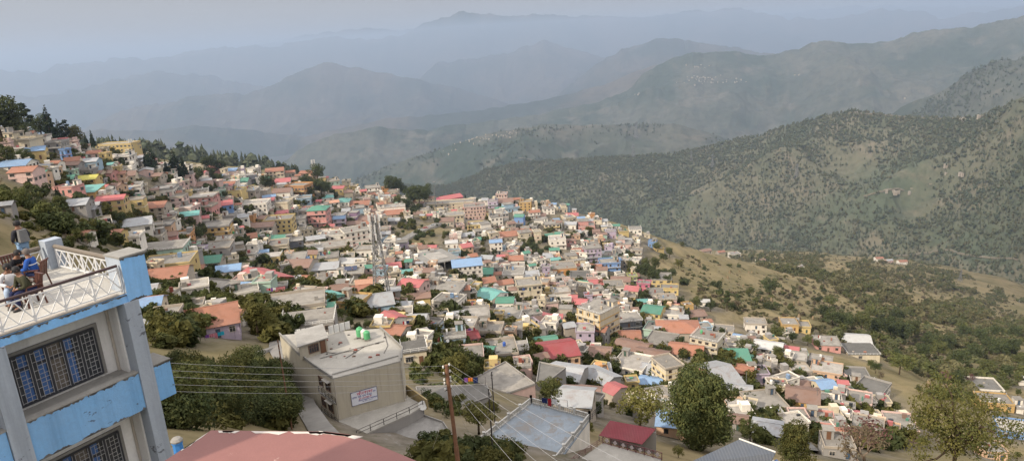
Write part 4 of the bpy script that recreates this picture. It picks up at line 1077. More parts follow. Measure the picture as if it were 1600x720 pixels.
person('standing man in dark jacket and blue jeans at the rear railing', P1, radians(60), 'stand', cl('jacket_charcoal', (.035,.035,.042)), cl('jeans_light', (.22,.34,.5)), extra=bag)
person('man in black jacket bending forward on the terrace', P2, radians(-120), 'sit', cl('jacket_black', (.02,.02,.023)), cl('trousers_black', (.03,.03,.04)), lean=.75)
person('seated man in blue sports jacket with white chest stripe', P3, radians(95), 'sit', cl('jacket_blue', (.03,.09,.33)), cl('trousers_navy', (.02,.03,.08)), plain('grey_hair', (.12,.10,.09), .7), lean=.15, extra=lambda t, jk, hd, nk, hip, sh: [(lambda b: b.build('chest_stripe', cl('stripe_white', (.6,.6,.62)), t))(_m) for _m in [(lambda b: (b.tube([nk+Vector((.19*cos(a), .145*sin(a), -.2)) for a in [k*pi/8 for k in range(17)]], .018, 5), b)[1])(MB())]])
person('seated man in white sweater looking at his phone', P4, radians(-150), 'sit', cl('sweater_white', (.56,.56,.58)), cl('jeans_pale', (.34,.42,.54)), lean=.3)
person('seated man in olive jacket with pale stripes', P5, radians(150), 'sit', cl('jacket_olive', (.05,.05,.03)), cl('trousers_dark_blue', (.02,.025,.07)), lean=.35, extra=stripes)
def chair(label, loc, rz):
    t = thing('chair', label, 'chair', loc, rz, 'plastic chairs on the roof terrace'); m = plain('plastic_maroon', (.09,.035,.025), .4)
    b = MB(); b.box(-.22, .22, -.22, .24, .4, .43); b.build('seat', m, t); b = MB()
    for i in range(5): x = -.18+.09*i; b.bar((x, -.22, .43), (x, -.32, .86), .05, .02)
    b.bar((-.22, -.33, .88), (.22, -.33, .88), .06, .03); b.build('backrest', m, t)
    for sx in (-1, 1):
        for sy in (-1, 1): b = MB(); b.bar((sx*.2, sy*.2, .4), (sx*.24, sy*.25, 0), .045); b.build('leg', m, t)
        b = MB(); b.bar((sx*.23, -.24, .63), (sx*.23, .2, .62), .04); b.bar((sx*.23, .2, .62), (sx*.21, .21, .42), .035); b.build('armrest', m, t)
chair('maroon plastic chair under the man in blue jacket', P3, radians(95)); chair('maroon plastic chair under the man in white sweater', P4, radians(-150)); chair('maroon plastic chair under the man in olive jacket', P5, radians(150)); chair('maroon plastic chair under the man in black jacket', P2, radians(-120))

# ------------------------------------------------------------------ red painted ledge right below the camera
def red_ledge():
    z = (ray(400, 671)*9.5)[2]; m, nt, b, _ = newmat('red_ledge_paint'); c = mixc(nt, noise_f(nt, .8, 6, .6), (.225,.10,.088), (.18,.078,.07)); c = mixc(nt, mul(nt, noise_f(nt, 2.2, 9, .8, (1, 1, 1), .62, .66), .75), c, (.5,.38,.33)); c = mixc(nt, mul(nt, noise_f(nt, 30, 3, .7, (1, 1, 1), .3, .7), .2), c, (.2,.08,.08))
    nt.links.new(c, b.inputs['Base Color']); b.inputs['Roughness'].default_value = .7; f = noise_f(nt, 14, 6, .7); bump(nt, b, f, .25, .01)
    pts = [(330,671.5),(440,673),(510,673.5),(545,678),(580,690),(612,703),(650,719),(700,745),(760,790),(120,790),(205,750),(262,716)]
    P = [onz(x, y, z) for x, y in pts]; o = P[0]; L = [tuple((q-o)[:2]) for q in P][::-1]; t = thing('roof_ledge', 'red painted concrete ledge with chipped edges', 'ledge', o); LAND.append((t['label'], 430, 700))
    bb = MB(); bb.prism(L, -.14, 0); bb.build('slab', m, t); ch = MB(); rr = random.Random(4)
    for (a, e, n) in ((0, 1, 3), (2, 3, 4), (1, 2, 2), (11, 0, 2)):
        A = Vector(P[a]-o); B = Vector(P[e]-o)
        for i in range(n):
            p = A.lerp(B, rr.uniform(.1, .9)); k = rr.uniform(.1, .28); inn = Vector((0, -1, 0)); d = (B-A).normalized()
            q = [p+d*(-k)+inn*.012, p+d*k+inn*.012, p+d*k*.6+inn*.07*rr.uniform(.6, 1.4), p+inn*.05, p-d*k*.7+inn*.06]
            ch.prism([tuple(x[:2]) for x in q][::-1], .001, .004)
    ch.build('chipped_paint', plain('bare_plaster', (.5,.46,.42), .9), t)
    # support down to the ground: the floor this ledge belongs to
    bb = MB(); c = sum((Vector(q) for q in L), Vector((0, 0)))/len(L); bb.prism([tuple(c+(Vector(q)-c)*.9) for q in L], -12, -.143); bb.build('wall', NW, t)
    bb = MB(); bb.box(-8.12-o[0], -8-o[0], -8-o[1], 2.42-o[1], -14, 4-o[2]); bb.box(-8.12-o[0], -8-o[0], 3.7-o[1], 6.3-o[1], -14, 1.5-o[2]); bb.build('upper_or_shade_wall', NW, t)  # unseen wall pieces added to shade the ledge, gap lets a sun patch through
red_ledge()
b = MB(); q = ray(277, 692)*21; b.lathe([(.001, -3), (.13, -3), (.13, .0), (.15, .02), (.15, .06)], 8, q); t = tag(b.build('water_filter', plain('barrel_blue', (.05,.2,.5), .5), None), 'small blue barrel with grey cap beside the red ledge', 'barrel'); b = MB(); b.lathe([(.15, .063), (.16, .1), (.11, .16), (.02, .19)], 10, q); b.build('cap', CONC, t)
# ------------------------------------------------------------------ noise on arrays
def _h(ix, iy, s): n = (ix*374761393+iy*668265263+s*974634721) & 0x7fffffff; n = ((n ^ (n >> 13))*1274126177) & 0x7fffffff; return ((n ^ (n >> 16)) & 0xffff)/65535.
def vnoise(x, y, s=0):
    x = np.asarray(x, float); y = np.asarray(y, float); ix = np.floor(x).astype(np.int64); iy = np.floor(y).astype(np.int64); fx = x-ix; fy = y-iy; fx = fx*fx*fx*(fx*(fx*6-15)+10); fy = fy*fy*fy*(fy*(fy*6-15)+10)
    a = _h(ix, iy, s); b = _h(ix+1, iy, s); c = _h(ix, iy+1, s); d = _h(ix+1, iy+1, s); return (a*(1-fx)+b*fx)*(1-fy)+(c*(1-fx)+d*fx)*fy
def fbm(x, y, s=0, o=5, g=.5):
    t = 0; a = 1; w = 0
    for i in range(o): c, q = cos(.6*i), sin(.6*i); t = t+a*vnoise((x*c-y*q)*2**i+17*i, (x*q+y*c)*2**i-9*i, s+i); w += a; a *= g
    return t/w
def ridged(x, y, s=0, o=5):
    t = 0; a = 1; w = 0
    for i in range(o): c, q = cos(.7*i), sin(.7*i); t = t+a*(1-abs(2*vnoise((x*c-y*q)*2**i+31*i, (x*q+y*c)*2**i+7*i, s+i)-1)); w += a; a *= .5
    return t/w
# ------------------------------------------------------------------ trees
LG = [leafmat('leaves_dark', (.05,.066,.027), (.095,.108,.042)), leafmat('leaves_mid', (.075,.09,.03), (.14,.14,.05)), leafmat('leaves_olive', (.095,.095,.03), (.165,.15,.045)), leafmat('needles', (.018,.032,.02), (.042,.058,.03), .1), leafmat('leaves_dry', (.12,.095,.06), (.18,.14,.09)), leafmat('leaves_pink', (.13,.065,.06), (.2,.1,.09))]
BARK = plain('bark', (.07,.05,.035), .9, 0, .5, 8., .1)
def leafcloud(lobes, n, size, seed, flat=0., mat=None, name='crown'):
    """lobes: (cx,cy,cz,rx,ry,rz); n leaf-sized faces spread through the outer part of each lobe"""
    g = np.random.default_rng(seed); lb = np.array(lobes, float); vol = lb[:, 3]*lb[:, 4]+lb[:, 4]*lb[:, 5]; k = g.choice(len(lb), n, p=vol/vol.sum())
    d = g.normal(size=(n, 3)); d /= np.linalg.norm(d, axis=1, keepdims=True); rad = np.clip(1-abs(g.normal(0, .2, n)), .2, 1.)*(.85+.3*g.random(n))
    c = lb[k, :3]+d*rad[:, None]*lb[k, 3:]
    nm = d*np.array([1, 1, 1])+g.normal(0, .55, (n, 3)); nm[:, 2] += .25+flat; nm /= np.linalg.norm(nm, axis=1, keepdims=True)
    u = np.cross(nm, g.normal(size=(n, 3))); u /= np.linalg.norm(u, axis=1, keepdims=True); v = np.cross(nm, u); s = size*(.6+.8*g.random(n))[:, None]
    V = np.stack([c-u*s, c-v*s*.55+nm*s*.1, c+u*s, c+v*s*.55+nm*s*.1], 1).reshape(-1, 3); mats = list(mat) if isinstance(mat, (tuple, list)) else [mat]
    mi = (k*7+(g.random(n) < .25)) % len(mats) if len(mats) > 1 else None; return npmesh(name, V, np.arange(4*n).reshape(-1, 4), mats, mi)
def broad(seed, n, size, mat, shape=(.36, .36), z0=.28, lobes=16):
    g = random.Random(seed); L = []; tr = MB(); top = Vector((g.uniform(-.03, .03), g.uniform(-.03, .03), .62)); tr.tube([(0, 0, -.12), (0, 0, .03), top*.5+Vector((.01, 0, 0)), top], [.038, .03, .022, .01], 7)
    for i in range(lobes):
        a = 2*pi*i*.382+g.uniform(-.4, .4); z = z0+.1+(.86-z0-.1)*((i+.5)/lobes); R_ = shape[0]*sqrt(max(.05, 1-((z-z0-.25)/(.78-z0+.02))**2))*g.uniform(.35, .95); r = g.uniform(.09, .16); c = (R_*cos(a), R_*sin(a), z)
        L.append((*c, r*1.15, r*1.15, r*.85))
        if i % 2 == 0: tr.tube([top*g.uniform(.45, .95), Vector(c)*.6+Vector((0, 0, z*.36)), c], [.014, .009, .004], 5)
    L.append((0, 0, .6, shape[0]*.55, shape[0]*.55, .24))
    return tr.mesh('trunk', BARK, True), leafcloud(L, n, size, seed, 0, mat)
def conifer(seed, n, size, mat, r0=.17, gap=False):
    g = random.Random(seed); tr = MB(); tr.tube([(0, 0, -.1), (0, 0, .3), (0, 0, .97)], [.022, .016, .003], 6); L = []; k = 16
    for i in range(k):
        z = .16+.82*(i/(k-1)); R_ = r0*(1-((z-.16)/.86)**1.15)*g.uniform(.75, 1.15)+.012
        m = 5 if z < .8 else 3
        for j in range(m):
            if gap and g.random() < .25: continue
            a = 2*pi*j/m+i*1.1+g.uniform(-.3, .3); q = R_*g.uniform(.55, .9); L.append((q*cos(a), q*sin(a), z-R_*.18, R_*.42, R_*.42, .022+R_*.07))
            if j % 2 == 0: tr.tube([(0, 0, z), (q*cos(a)*1.2, q*sin(a)*1.2, z-R_*.2)], [.005, .002], 4)
    return tr.mesh('trunk', BARK, True), leafcloud(L, n, size, seed, .3, mat)
def pine(seed, n, size, mat):
    g = random.Random(seed); tr = MB(); bx, by = g.uniform(-.04, .04), g.uniform(-.04, .04); tr.tube([(0, 0, -.1), (bx*.5, by*.5, .4), (bx, by, .92)], [.02, .015, .005], 6); L = []
    for i in range(11):
        z = .42+.55*i/10; R_ = .15*sqrt(max(.08, 1-((z-.6)/.42)**2)); a = i*2.4+g.uniform(-.4, .4); q = R_*g.uniform(.3, 1); L.append((bx+q*cos(a), by+q*sin(a), z, .085, .085, .045)); tr.tube([(bx, by, z-.04), (bx+q*cos(a), by+q*sin(a), z)], [.006, .003], 4)
    return tr.mesh('trunk', BARK, True), leafcloud(L, n, size, seed, .2, mat)
def bush(seed, n, size, mat):
    g = random.Random(seed); L = []; tr = MB()
    for i in range(9):
        a = i*2.4; q = g.uniform(.1, .5); z = g.uniform(.25, .7); L.append((q*cos(a), q*sin(a), z, .28, .28, .26)); tr.tube([(0, 0, -.2), (q*cos(a)*.5, q*sin(a)*.5, z*.6), (q*cos(a), q*sin(a), z)], [.03, .02, .008], 5)
    return tr.mesh('stem', BARK, True), leafcloud(L, n, size, seed, 0, mat)
def bare(seed, n, size, mat):
    g = random.Random(seed); tr = MB(); L = []
    def br(p, d, ln, r, k):
        q = p+d*ln; tr.tube([p, p.lerp(q, .5)+Vector((g.uniform(-.02, .02),)*3), q], [r, r*.8, r*.55], 5)
        if k: [br(q if g.random() < .7 else p.lerp(q, .6), (d+Vector((g.uniform(-.7, .7), g.uniform(-.7, .7), g.uniform(0, .4)))).normalized(), ln*g.uniform(.6, .8), r*.55, k-1) for _ in range(3)]
        else: L.append((*q, .09, .09, .07))
    br(Vector((0, 0, -.08)), Vector((.05, 0, 1)), .33, .03, 4); return tr.mesh('trunk', plain('pale_bark', (.17,.13,.10), .9), True), leafcloud(L, n, size, seed, 0, mat)
KIND = {}
def K(k, fn, *a): KIND[k] = fn(*a)
for i in range(3):
    K(f'bm{i}', broad, 40+i, 2600, .028, LG[1], (.34+.05*i, 0)); K(f'bd{i}', broad, 50+i, 2600, .028, LG[0], (.33+.05*i, 0)); K(f'bo{i}', broad, 60+i, 2200, .028, LG[2], (.32+.06*i, 0))
    K(f'co{i}', conifer, 70+i, 3600, .02, LG[3], .15+.04*i, i == 1); K(f'pi{i}', pine, 80+i, 1500, .024, LG[3] if i < 2 else LG[0]); K(f'sh{i}', bush, 90+i, 1100, .075, (LG[0], LG[1], LG[2])[i])
    K(f'dr{i}', bush, 95+i, 700, .07, LG[4]); K(f'ba{i}', bare, 100+i, 500, .02, LG[4] if i < 2 else LG[5])
K('big0', broad, 7, 34000, .0135, (LG[1], LG[0], LG[1], LG[0]), (.40, 0), .1, 40); K('bigy', broad, 8, 11000, .016, LG[2], (.36, 0), .12, 26); K('huge', broad, 9, 9500, .0125, (LG[2], LG[1], LG[2]), (.56, 0), .25, 30); K('conb', broad, 10, 9000, .018, (LG[1], LG[2]), (.30, 0), .06, 30)
K('und0', bush, 111, 11000, .024, (LG[0], LG[0], LG[1])); K('und1', bush, 112, 10000, .026, (LG[0], LG[1], LG[0], LG[2])); K('und2', bush, 113, 9000, .026, (LG[1], LG[2], LG[0]))
TLOOK = {'bm': 'rounded green tree', 'bd': 'dark bushy tree', 'bo': 'olive-green leafy tree', 'co': 'dark conical deodar', 'pi': 'tall bare-stemmed pine', 'sh': 'low green shrub', 'dr': 'dry brown shrub', 'ba': 'nearly bare grey tree', 'un': 'dense dark shrub'}
ntree = 0
def tree(px, py, hpx, kind, label=None, g=None, hm=None, land=None, fb=None, wide=1.):
    global ntree
    p = gpt(px, py) if g is None else np.array(g); dep = float(p@F); h = hm or hpx*dep/FPX/.93; rr = random.Random(int(px*31+py*17))
    nm = 'shrub' if kind[:2] in ('sh', 'dr', 'un') else 'tree'
    t = thing({'co': 'deodar_tree', 'pi': 'pine_tree'}.get(kind[:2], nm), label, nm, p, rr.uniform(0, 6.28)); s = h*rr.uniform(.97, 1.03); t.scale = (s*wide, s*wide, s)
    tm, cm = KIND[kind]; link('trunk' if nm == 'tree' else 'stem', tm, t); link('crown' if nm == 'tree' else 'foliage', cm, t); ntree += 1
    t['group'] = 'shrubs of the hillside' if nm == 'shrub' else 'trees of the hillside'
    if label:
        if land: LAND.append((land, px, py-(hpx or 20)/2))
    else: PENDING.append((t, TLOOK[kind[:2]], px, py-(hpx or 20)*.5, fb))
    return t
# well visible ones, each at its own spot
tree(1092, 706, 134, 'big0', 'huge dense green tree in front of the tall cream house', land='huge dense tree', hm=20, g=tuple(ray(1092, 706)*150), wide=.84)
tree(1240, 722, 78, 'conb', 'tall bright green tree at the bottom by the ochre house', land='bright green tree by the ochre house', g=tuple(ray(1240, 728)*140))
g_ = ray(1490, 735)*120; tree(1490, 735, 160, 'huge', 'wide olive tree with thin trunks in the bottom right corner', land='wide olive tree at bottom right', hm=16.5, g=(g_[0], g_[1], g_[2]-2.5), wide=.82)
tree(1330, 730, 60, 'ba2', 'pinkish sparse tree left of the wide olive tree', g=tuple(ray(1335, 728)*190), hm=15, wide=1.3)
tree(1275, 722, 50, 'ba0', 'grey twiggy tree right of the bright green tree', g=tuple(ray(1350, 745)*150), hm=13)
tree(860, 634, 46, 'bm1', 'pale green tree behind the blue terrace balustrade', land='pale green tree by the balustrade', g=tuple(ray(860, 636)*125)); tree(1000, 662, 58, 'bo2', 'spreading yellow-green tree behind the maroon shed', land='spreading tree behind the maroon shed', g=tuple(ray(1000, 664)*122), wide=1.3)
tree(748, 668, 46, 'bo1', 'yellowish bushy tree right of the utility pole', g=tuple(ray(748, 672)*82), wide=1.3); tree(720, 600, 60, 'bo0', 'loose grey-green tree behind the utility pole', g=tuple(ray(715, 606)*165))
tree(402, 512, 44, 'bo0', 'round olive tree beside the lavender house', g=tuple(ray(402, 514)*168), wide=1.3); tree(358, 482, 28, 'bm1', 'small round tree before the long white house'); tree(316, 474, 20, 'bd1', 'little dark tree before the long white house')
tree(1166, 660, 38, 'bm0', 'green tree right of the huge dense tree'); tree(1172, 692, 36, 'bm2', 'green tree above the slate-blue metal roof'); tree(1165, 556, 28, 'bm2', 'low green tree behind the big cream house', wide=1.3)
tree(1405, 584, 36, 'bm1', 'bright round tree on the dry slope at right', wide=1.1); tree(1213, 540, 32, 'bm0', 'rounded tree right of the white cube house'); tree(1136, 487, 32, 'pi2', 'palm-like tree beside the small white house')
tree(6, 226, 78, 'bd0', 'tallest dark tree at the left edge of the skyline', land='tallest dark tree at left', wide=1.15)
for a in ((27,218,36,'bd1'),(46,220,52,'pi0'),(66,220,40,'bd2'),(83,226,58,'co1'),(96,222,34,'co2'),(107,228,38,'pi1'),(120,230,34,'bo0'),(135,224,20,'co0'),(146,228,26,'co0'),(37,222,28,'bd1'),(16,262,34,'bm0'),(40,258,26,'bd0'),
          (240,272,46,'co2'),(232,268,34,'co1'),(262,276,26,'co0'),(277,282,48,'co2'),(290,284,38,'co1'),(302,288,30,'co1'),(312,284,24,'bd0'),(327,270,28,'bd1'),(345,272,22,'bd2'),(416,298,26,'bd0'),(424,296,18,'bd1'),(437,264,12,'pi0'),(460,264,14,'pi1'),(465,264,12,'pi0'),(477,266,10,'pi0'),(497,285,30,'bd2'),
          (478,300,26,'bd1'),(492,306,26,'bd0'),(503,308,30,'bd2'),(512,306,22,'bd1'),(486,312,22,'bd0'),(525,283,12,'bd0'),(612,304,30,'bd2'),(622,304,28,'bd1'),(632,306,18,'bd0'),(646,322,32,'bd0'),(655,324,34,'bd2'),(664,318,30,'bd1'),(622,325,20,'bm0'),(638,330,22,'bd1'),
          (691,306,10,'bd0'),(706,304,14,'bd2'),(716,305,12,'bd1'),(727,307,14,'co0'),(763,306,12,'co0'),(742,307,9,'bd1'),(750,308,8,'bd0'),(597,358,18,'co2'),
          (1012,440,30,'bd2'),(1000,436,24,'bd1'),(1022,446,26,'bd0'),(1034,442,24,'bd2'),(1008,424,22,'bm1'),(1024,422,20,'bm0'),(1042,450,22,'bd1'),(1050,436,18,'bd0'),(992,430,20,'bm2'),(1036,410,16,'bm1'),(1046,402,16,'bm0'),(1060,420,16,'bo1'),(985,424,18,'bo0'),(1026,392,14,'bm2'),
          (1088,484,22,'bm1'),(1110,486,17,'bd1'),(1202,462,30,'bd2'),(1173,462,14,'bm1'),(1119,450,13,'sh0'),(1125,460,10,'sh0'),(1285,500,26,'bd2'),(1300,512,30,'bd1'),(1320,516,30,'bd0'),(1296,480,20,'bm2'),(1345,520,32,'bm1'),(1370,526,34,'bd1'),(1390,530,36,'bd2'),(1410,536,34,'bd0'),(1424,530,32,'bm0'),(1358,500,24,'bm1'),(1400,505,24,'bd1'),
          (1398,555,12,'sh0'),(1416,578,18,'ba0'),(1440,560,28,'bd0'),(1450,545,28,'bd2'),(1466,560,30,'bm1'),(1480,548,26,'bd1'),(1498,575,32,'bd1'),(1520,565,32,'bd0'),(1480,600,30,'ba2'),(1512,605,26,'ba2'),(1495,602,24,'bd2'),(1545,555,30,'bd2'),(1562,560,30,'bd1'),(1580,555,28,'bd0'),(1592,575,26,'bm1'),(1540,585,26,'bm2'),(1570,590,24,'bd1'),(1590,600,18,'bm0'),(1530,535,24,'bd1'),(1505,530,24,'bd2'),(1555,530,24,'bd0'),(1585,530,24,'bd1'),
          (1570,612,14,'bm1'),(1590,618,12,'bm0'),(1516,632,22,'bd1'),(1440,700,20,'bm1'),(1565,712,14,'bm0'),(1590,716,12,'bm2'),(1215,560,22,'bm1'),(1222,548,20,'bo1'),(1252,595,20,'bm0'),(1312,590,16,'bm1'),(1320,585,14,'bm0'),(1368,582,18,'bd1'),(1378,600,22,'ba0'),(1360,575,14,'bm1'),(1238,535,18,'bd0'),(1262,540,18,'bm1'),(1276,545,16,'bm0'),
          (630,485,22,'bo0'),(622,492,20,'bo1'),(655,498,24,'bm0'),(668,500,24,'bm1'),(690,500,22,'bm2'),(648,446,18,'bm1'),(660,448,22,'bm0'),(683,440,18,'ba0'),(700,442,22,'ba1'),(730,495,26,'bo0'),(745,500,24,'bo1'),(765,505,22,'bm0'),(755,520,14,'bm1'),(795,525,22,'bm0'),(812,522,20,'bm1'),(742,530,16,'bm1'),(673,548,30,'ba1'),(700,530,18,'bo0'),(768,544,14,'bm2'),
          (520,480,24,'bd0'),(535,500,20,'bd1'),(548,512,18,'bd2'),(560,520,18,'bd0'),(575,515,16,'bd1'),(500,462,16,'bo0'),(480,466,18,'bo1'),(466,468,16,'bo2'),(447,510,16,'bd0'),(470,428,14,'bo0'),(455,436,14,'ba0'),(400,420,14,'bm0'),(380,418,18,'bd1'),(370,432,22,'bo0'),(350,420,20,'bd0'),(920,460,14,'bo0'),(912,465,14,'ba0'),(955,440,10,'bm0'),(925,408,10,'bd0'),(925,426,14,'bd1'),
          (990,465,20,'bd1'),(1003,470,18,'bd0'),(1025,480,14,'bm0'),(1042,490,16,'bo0'),(950,474,12,'bm1'),(1000,505,20,'bo1'),(1018,515,22,'bo0'),(1072,515,18,'bm1'),(1085,510,16,'bd0'),(952,575,24,'bo0'),(1012,553,12,'bm0'),(770,652,30,'bo0'),(920,680,24,'bo1'),(1060,715,20,'bo2'),(830,580,18,'bm0'),(840,575,16,'bo0'),(808,600,14,'bm1'),
          (210,312,16,'bd0'),(222,300,16,'bm0'),(206,298,16,'bo0'),(262,318,10,'bm0'),(272,352,20,'bd0'),(264,345,16,'bm1'),(284,360,18,'bm0'),(296,372,22,'bd1'),(312,378,24,'bd2'),(335,335,12,'bm0'),(190,352,20,'bd0'),(205,352,16,'bm0'),(180,345,16,'bm1'),(345,285,14,'bd1'),(355,292,12,'bm0'),(352,310,12,'bd0'),(330,300,12,'bo0'),(250,482,34,'bd0'),(240,500,26,'bd1'),(262,500,20,'bd2')):
    tree(*a)
def inpoly(x, y, P):
    r = np.zeros(np.shape(x), bool); n = len(P); j = n-1
    for i in range(n):
        xi, yi = P[i]; xj, yj = P[j]; r ^= ((yi > y) != (yj > y)) & (x < (xj-xi)*(y-yi)/(yj-yi+1e-9)+xi); j = i
    return r
def sample(P, n, seed):
    g = np.random.default_rng(seed); xs = [p[0] for p in P]; ys = [p[1] for p in P]; out = []
    while len(out) < n:
        x, y = g.uniform(min(xs), max(xs)), g.uniform(min(ys), max(ys))
        if inpoly(np.array(x), np.array(y), P): out.append((x, y))
    return sorted(out, key=lambda q: q[1])
rt = random.Random(3)
def wood(P, n, seed, kinds, h0, h1, fb, clear=0):
    for x, y in sample(P, n, seed):
        p = gpt(x, y)
        if clear and any((p[0]-a)**2+(p[1]-b)**2 < (r*.8)**2 for a, b, r in HOUSES): continue
        hm = rt.uniform(h0, h1); tree(x, y, hm/float(p@F)*FPX, rt.choice(kinds), g=p, hm=hm, fb=fb)
wood([(0,292),(60,290),(95,315),(105,340),(150,350),(180,380),(120,392),(40,330),(0,345)], 40, 5, ['bd0','bm0','bd1','bm2','sh1','bo0','ba0','ba1','co0','sh0'], 3.5, 8.5, 'tree or shrub crowding the left bank above the terrace')
wood([(262,580),(300,572),(430,580),(455,640),(470,668),(262,668)], 34, 6, ['und0','und1','und0','und2'], 3.2, 6., 'dark dense shrub in the thicket behind the red ledge')
wood([(655,716),(690,682),(722,700),(800,706),(840,718),(660,735)], 18, 16, ['und1','und2','sh0'], 1.2, 2.4, 'shrub on the bank around the utility pole')
wood([(600,372),(650,350),(700,345),(720,352),(700,385),(640,392)], 14, 7, ['sh0','sh1','bd0'], 2.5, 5, 'dark shrub on the gully bank in the town')
wood([(812,382),(862,382),(866,404),(815,402)], 12, 8, ['sh0','sh1','bm1'], 3, 5.5, 'shrub on the green bank below the bazaar row')
DRYFB = 'small shrub or tree dotted on the dry terraced slope'
wood([(1070,410),(1140,425),(1290,470),(1340,510),(1280,505),(1200,490),(1100,470)], 26, 19, ['sh0','sh1','dr0','dr2','bm1'], 1.5, 3.5, 'small shrub or tree dotted on the dry terraced slope')
wood([(1065,400),(1130,405),(1300,455),(1350,500),(1290,505),(1200,500),(1100,470),(1062,440)], 36, 9, ['sh0','sh1','bm0','dr0','dr1','bo0','bd1'], 2., 6, DRYFB)
# haystacks on poles
HS = MB(); HS.lathe([(.35, .35), (.75, .5), (.85, .9), (.7, 1.7), (.3, 2.5), (.05, 2.8)], 9); HS.tube([(0, 0, 0), (0, 0, 3.)], .06, 5, 1); hsm = HS.mesh('haystack', [plain('dry_hay', (.22,.165,.10), .95, 0, .5, 3., .05), BARK], True)
for x, y in [(1137,437),(1161,449),(1170,430),(1175,429),(1205,473),(1190,470),(1240,478),(1247,475),(1140,430),(1155,428),(1248,500),(1352,526),(1371,536),(1436,524),(1497,560),(1504,560),(1477,608),(1485,610),(1492,612),(1450,605),(1270,500),(1296,470),(1225,460),(1336,470)]:
    p = gpt(x, y); o = link('haystack', hsm); o.location = tuple(p); o.rotation_euler = (0, 0, rt.uniform(0, 6)); s = rt.uniform(.9, 1.4); o.scale = (s, s, s*rt.uniform(1, 1.4)); tag(o, 'pale conical haystack on a pole on the dry slope', 'haystack', 'haystacks on the dry slope')

# ------------------------------------------------------------------ far houses and woods nobody could count
def faces_append(V, Fq, M, v, f, m): n = sum(len(a) for a in V); V.append(np.array(v, float)); Fq.append(np.array(f)+n); M.append(np.array(m))
TOWN = [(0,212),(60,222),(140,236),(212,244),(262,262),(340,272),(430,272),(500,285),(560,294),(640,318),(700,318),(790,318),(880,328),(940,350),(1000,385),(990,412),(1000,450),(1060,468),(1090,515),(1180,535),(1290,575),(1400,640),(1440,720),(1230,720),(1120,640),(960,620),(880,600),(1060,690),(1040,640),(900,660),(850,612),(700,590),(640,560),(520,470),(430,545),(380,505),(270,545),(232,545),(232,480),(230,420),(185,390),(150,345),(100,300),(60,290),(0,262)]
HOLES = [[(600,372),(650,345),(700,343),(722,352),(700,388),(640,392)], [(812,382),(862,382),(866,404),(815,402)], [(1062,560),(1150,560),(1150,700),(1062,700)], [(392,490),(440,490),(440,548),(392,548)]]
smats = [WM[k] for k in 'WCYPQLSMGEA']+[RM[k] for k in 'flnrtgby']+[GLASS]; sb = MB(); gi = len(smats)-1
def stuff_house(g, w, d, h, wi, ri, yaw):
    c, s = cos(yaw), sin(yaw); T = lambda x, y, z: (g[0]+c*x-s*y, g[1]+s*x+c*y, g[2]+z)
    def bxx(x0, x1, y0, y1, z0, z1, m): sb.hexa([T(x0,y0,z0),T(x1,y0,z0),T(x1,y1,z0),T(x0,y1,z0)], [T(x0,y0,z1),T(x1,y0,z1),T(x1,y1,z1),T(x0,y1,z1)], m)
    bxx(-w/2, w/2, 0, d, -6, h, wi)
    if ri < 13:
        bxx(-w/2-.3, w/2+.3, -.3, d+.3, h+.003, h+.15, ri)
        for q in ((-w/2-.28, w/2+.28, -.28, -.14), (-w/2-.28, -w/2-.14, -.13, d+.28), (w/2+.14, w/2+.28, -.13, d+.28), (-w/2-.13, w/2+.13, d+.14, d+.28)): bxx(*q, h+.153, h+.75, wi)
        for _ in range(rt.randrange(1, 5)): a, e, q = rt.uniform(-w*.4, w*.4), rt.uniform(.8, d-.8), rt.uniform(.25, .8); bxx(a-q, a+q, e-q*.6, e+q*.6, h+.151, h+rt.choice((.5, .7, 1., 1.7)), rt.choice((0, 1, 8, 9, 11, 13, 14, 16, gi)))
        if rt.random() < .5: u = rt.choice((-1, 1))*(w/2-1.6); bxx(u-1.2, u+1.2, d-3, d-.5, h+.152, h+2.3, rt.choice((wi, 0, 8)))
    else:
        r = d*.2
        for a, b_ in ((-.5, d/2), (d+.5, d/2)):
            q = [T(-w/2-.4, a, h-.1), T(w/2+.4, a, h-.1), T(w/2+.4, b_, h+r), T(-w/2-.4, b_, h+r)]; sb.hexa(q, [(x, y, z+.1) for x, y, z in q], ri)
        for xx in (-w/2+.01, w/2-.21): sb.hexa([T(xx, .02, h), T(xx+.2, .02, h), T(xx+.2, d-.02, h), T(xx, d-.02, h)], [T(xx, d/2-.05, h+r-.1), T(xx+.2, d/2-.05, h+r-.1), T(xx+.2, d/2+.05, h+r-.1), T(xx, d/2+.05, h+r-.1)], wi)
    st = max(1, round(h/3)); fh = h/st
    for k in range(st):
        for i in range(max(1, int(w/2.8))):
            u = -w/2+w*(i+.5)/max(1, int(w/2.8))
            if rt.random() < .75: bxx(u-.5, u+.5, -.05, .01, k*fh+.95, k*fh+2.15, gi)
        for i in range(max(1, int(d/3))):
            v = d*(i+.5)/max(1, int(d/3))
            if rt.random() < .6:
                bxx(-w/2-.05, -w/2+.01, v-.5, v+.5, k*fh+.95, k*fh+2.15, gi); bxx(w/2-.01, w/2+.05, v-.5, v+.5, k*fh+.95, k*fh+2.15, gi)
for s in STUFFSPEC:
    w, h = spec_dims(s); w = max(w, 3); stuff_house(s['g'], w, max(4, w*.7), max(2.5, h), 'WCYPQLSMGEA'.find(s['wc']) if s['wc'] in 'WCYPQLSMGEA' else rt.randrange(10), 11+'flnrtgby'.find(s['roof'][-1]) if s['roof'][-1] in 'flnrtgby' else 11, radians(rt.uniform(-10, 15))); HOUSES.append((s['g'][0], s['g'][1]+w*.3, w/2))
cand = sample(TOWN, 4200, 21); rt.shuffle(cand); nf = 0
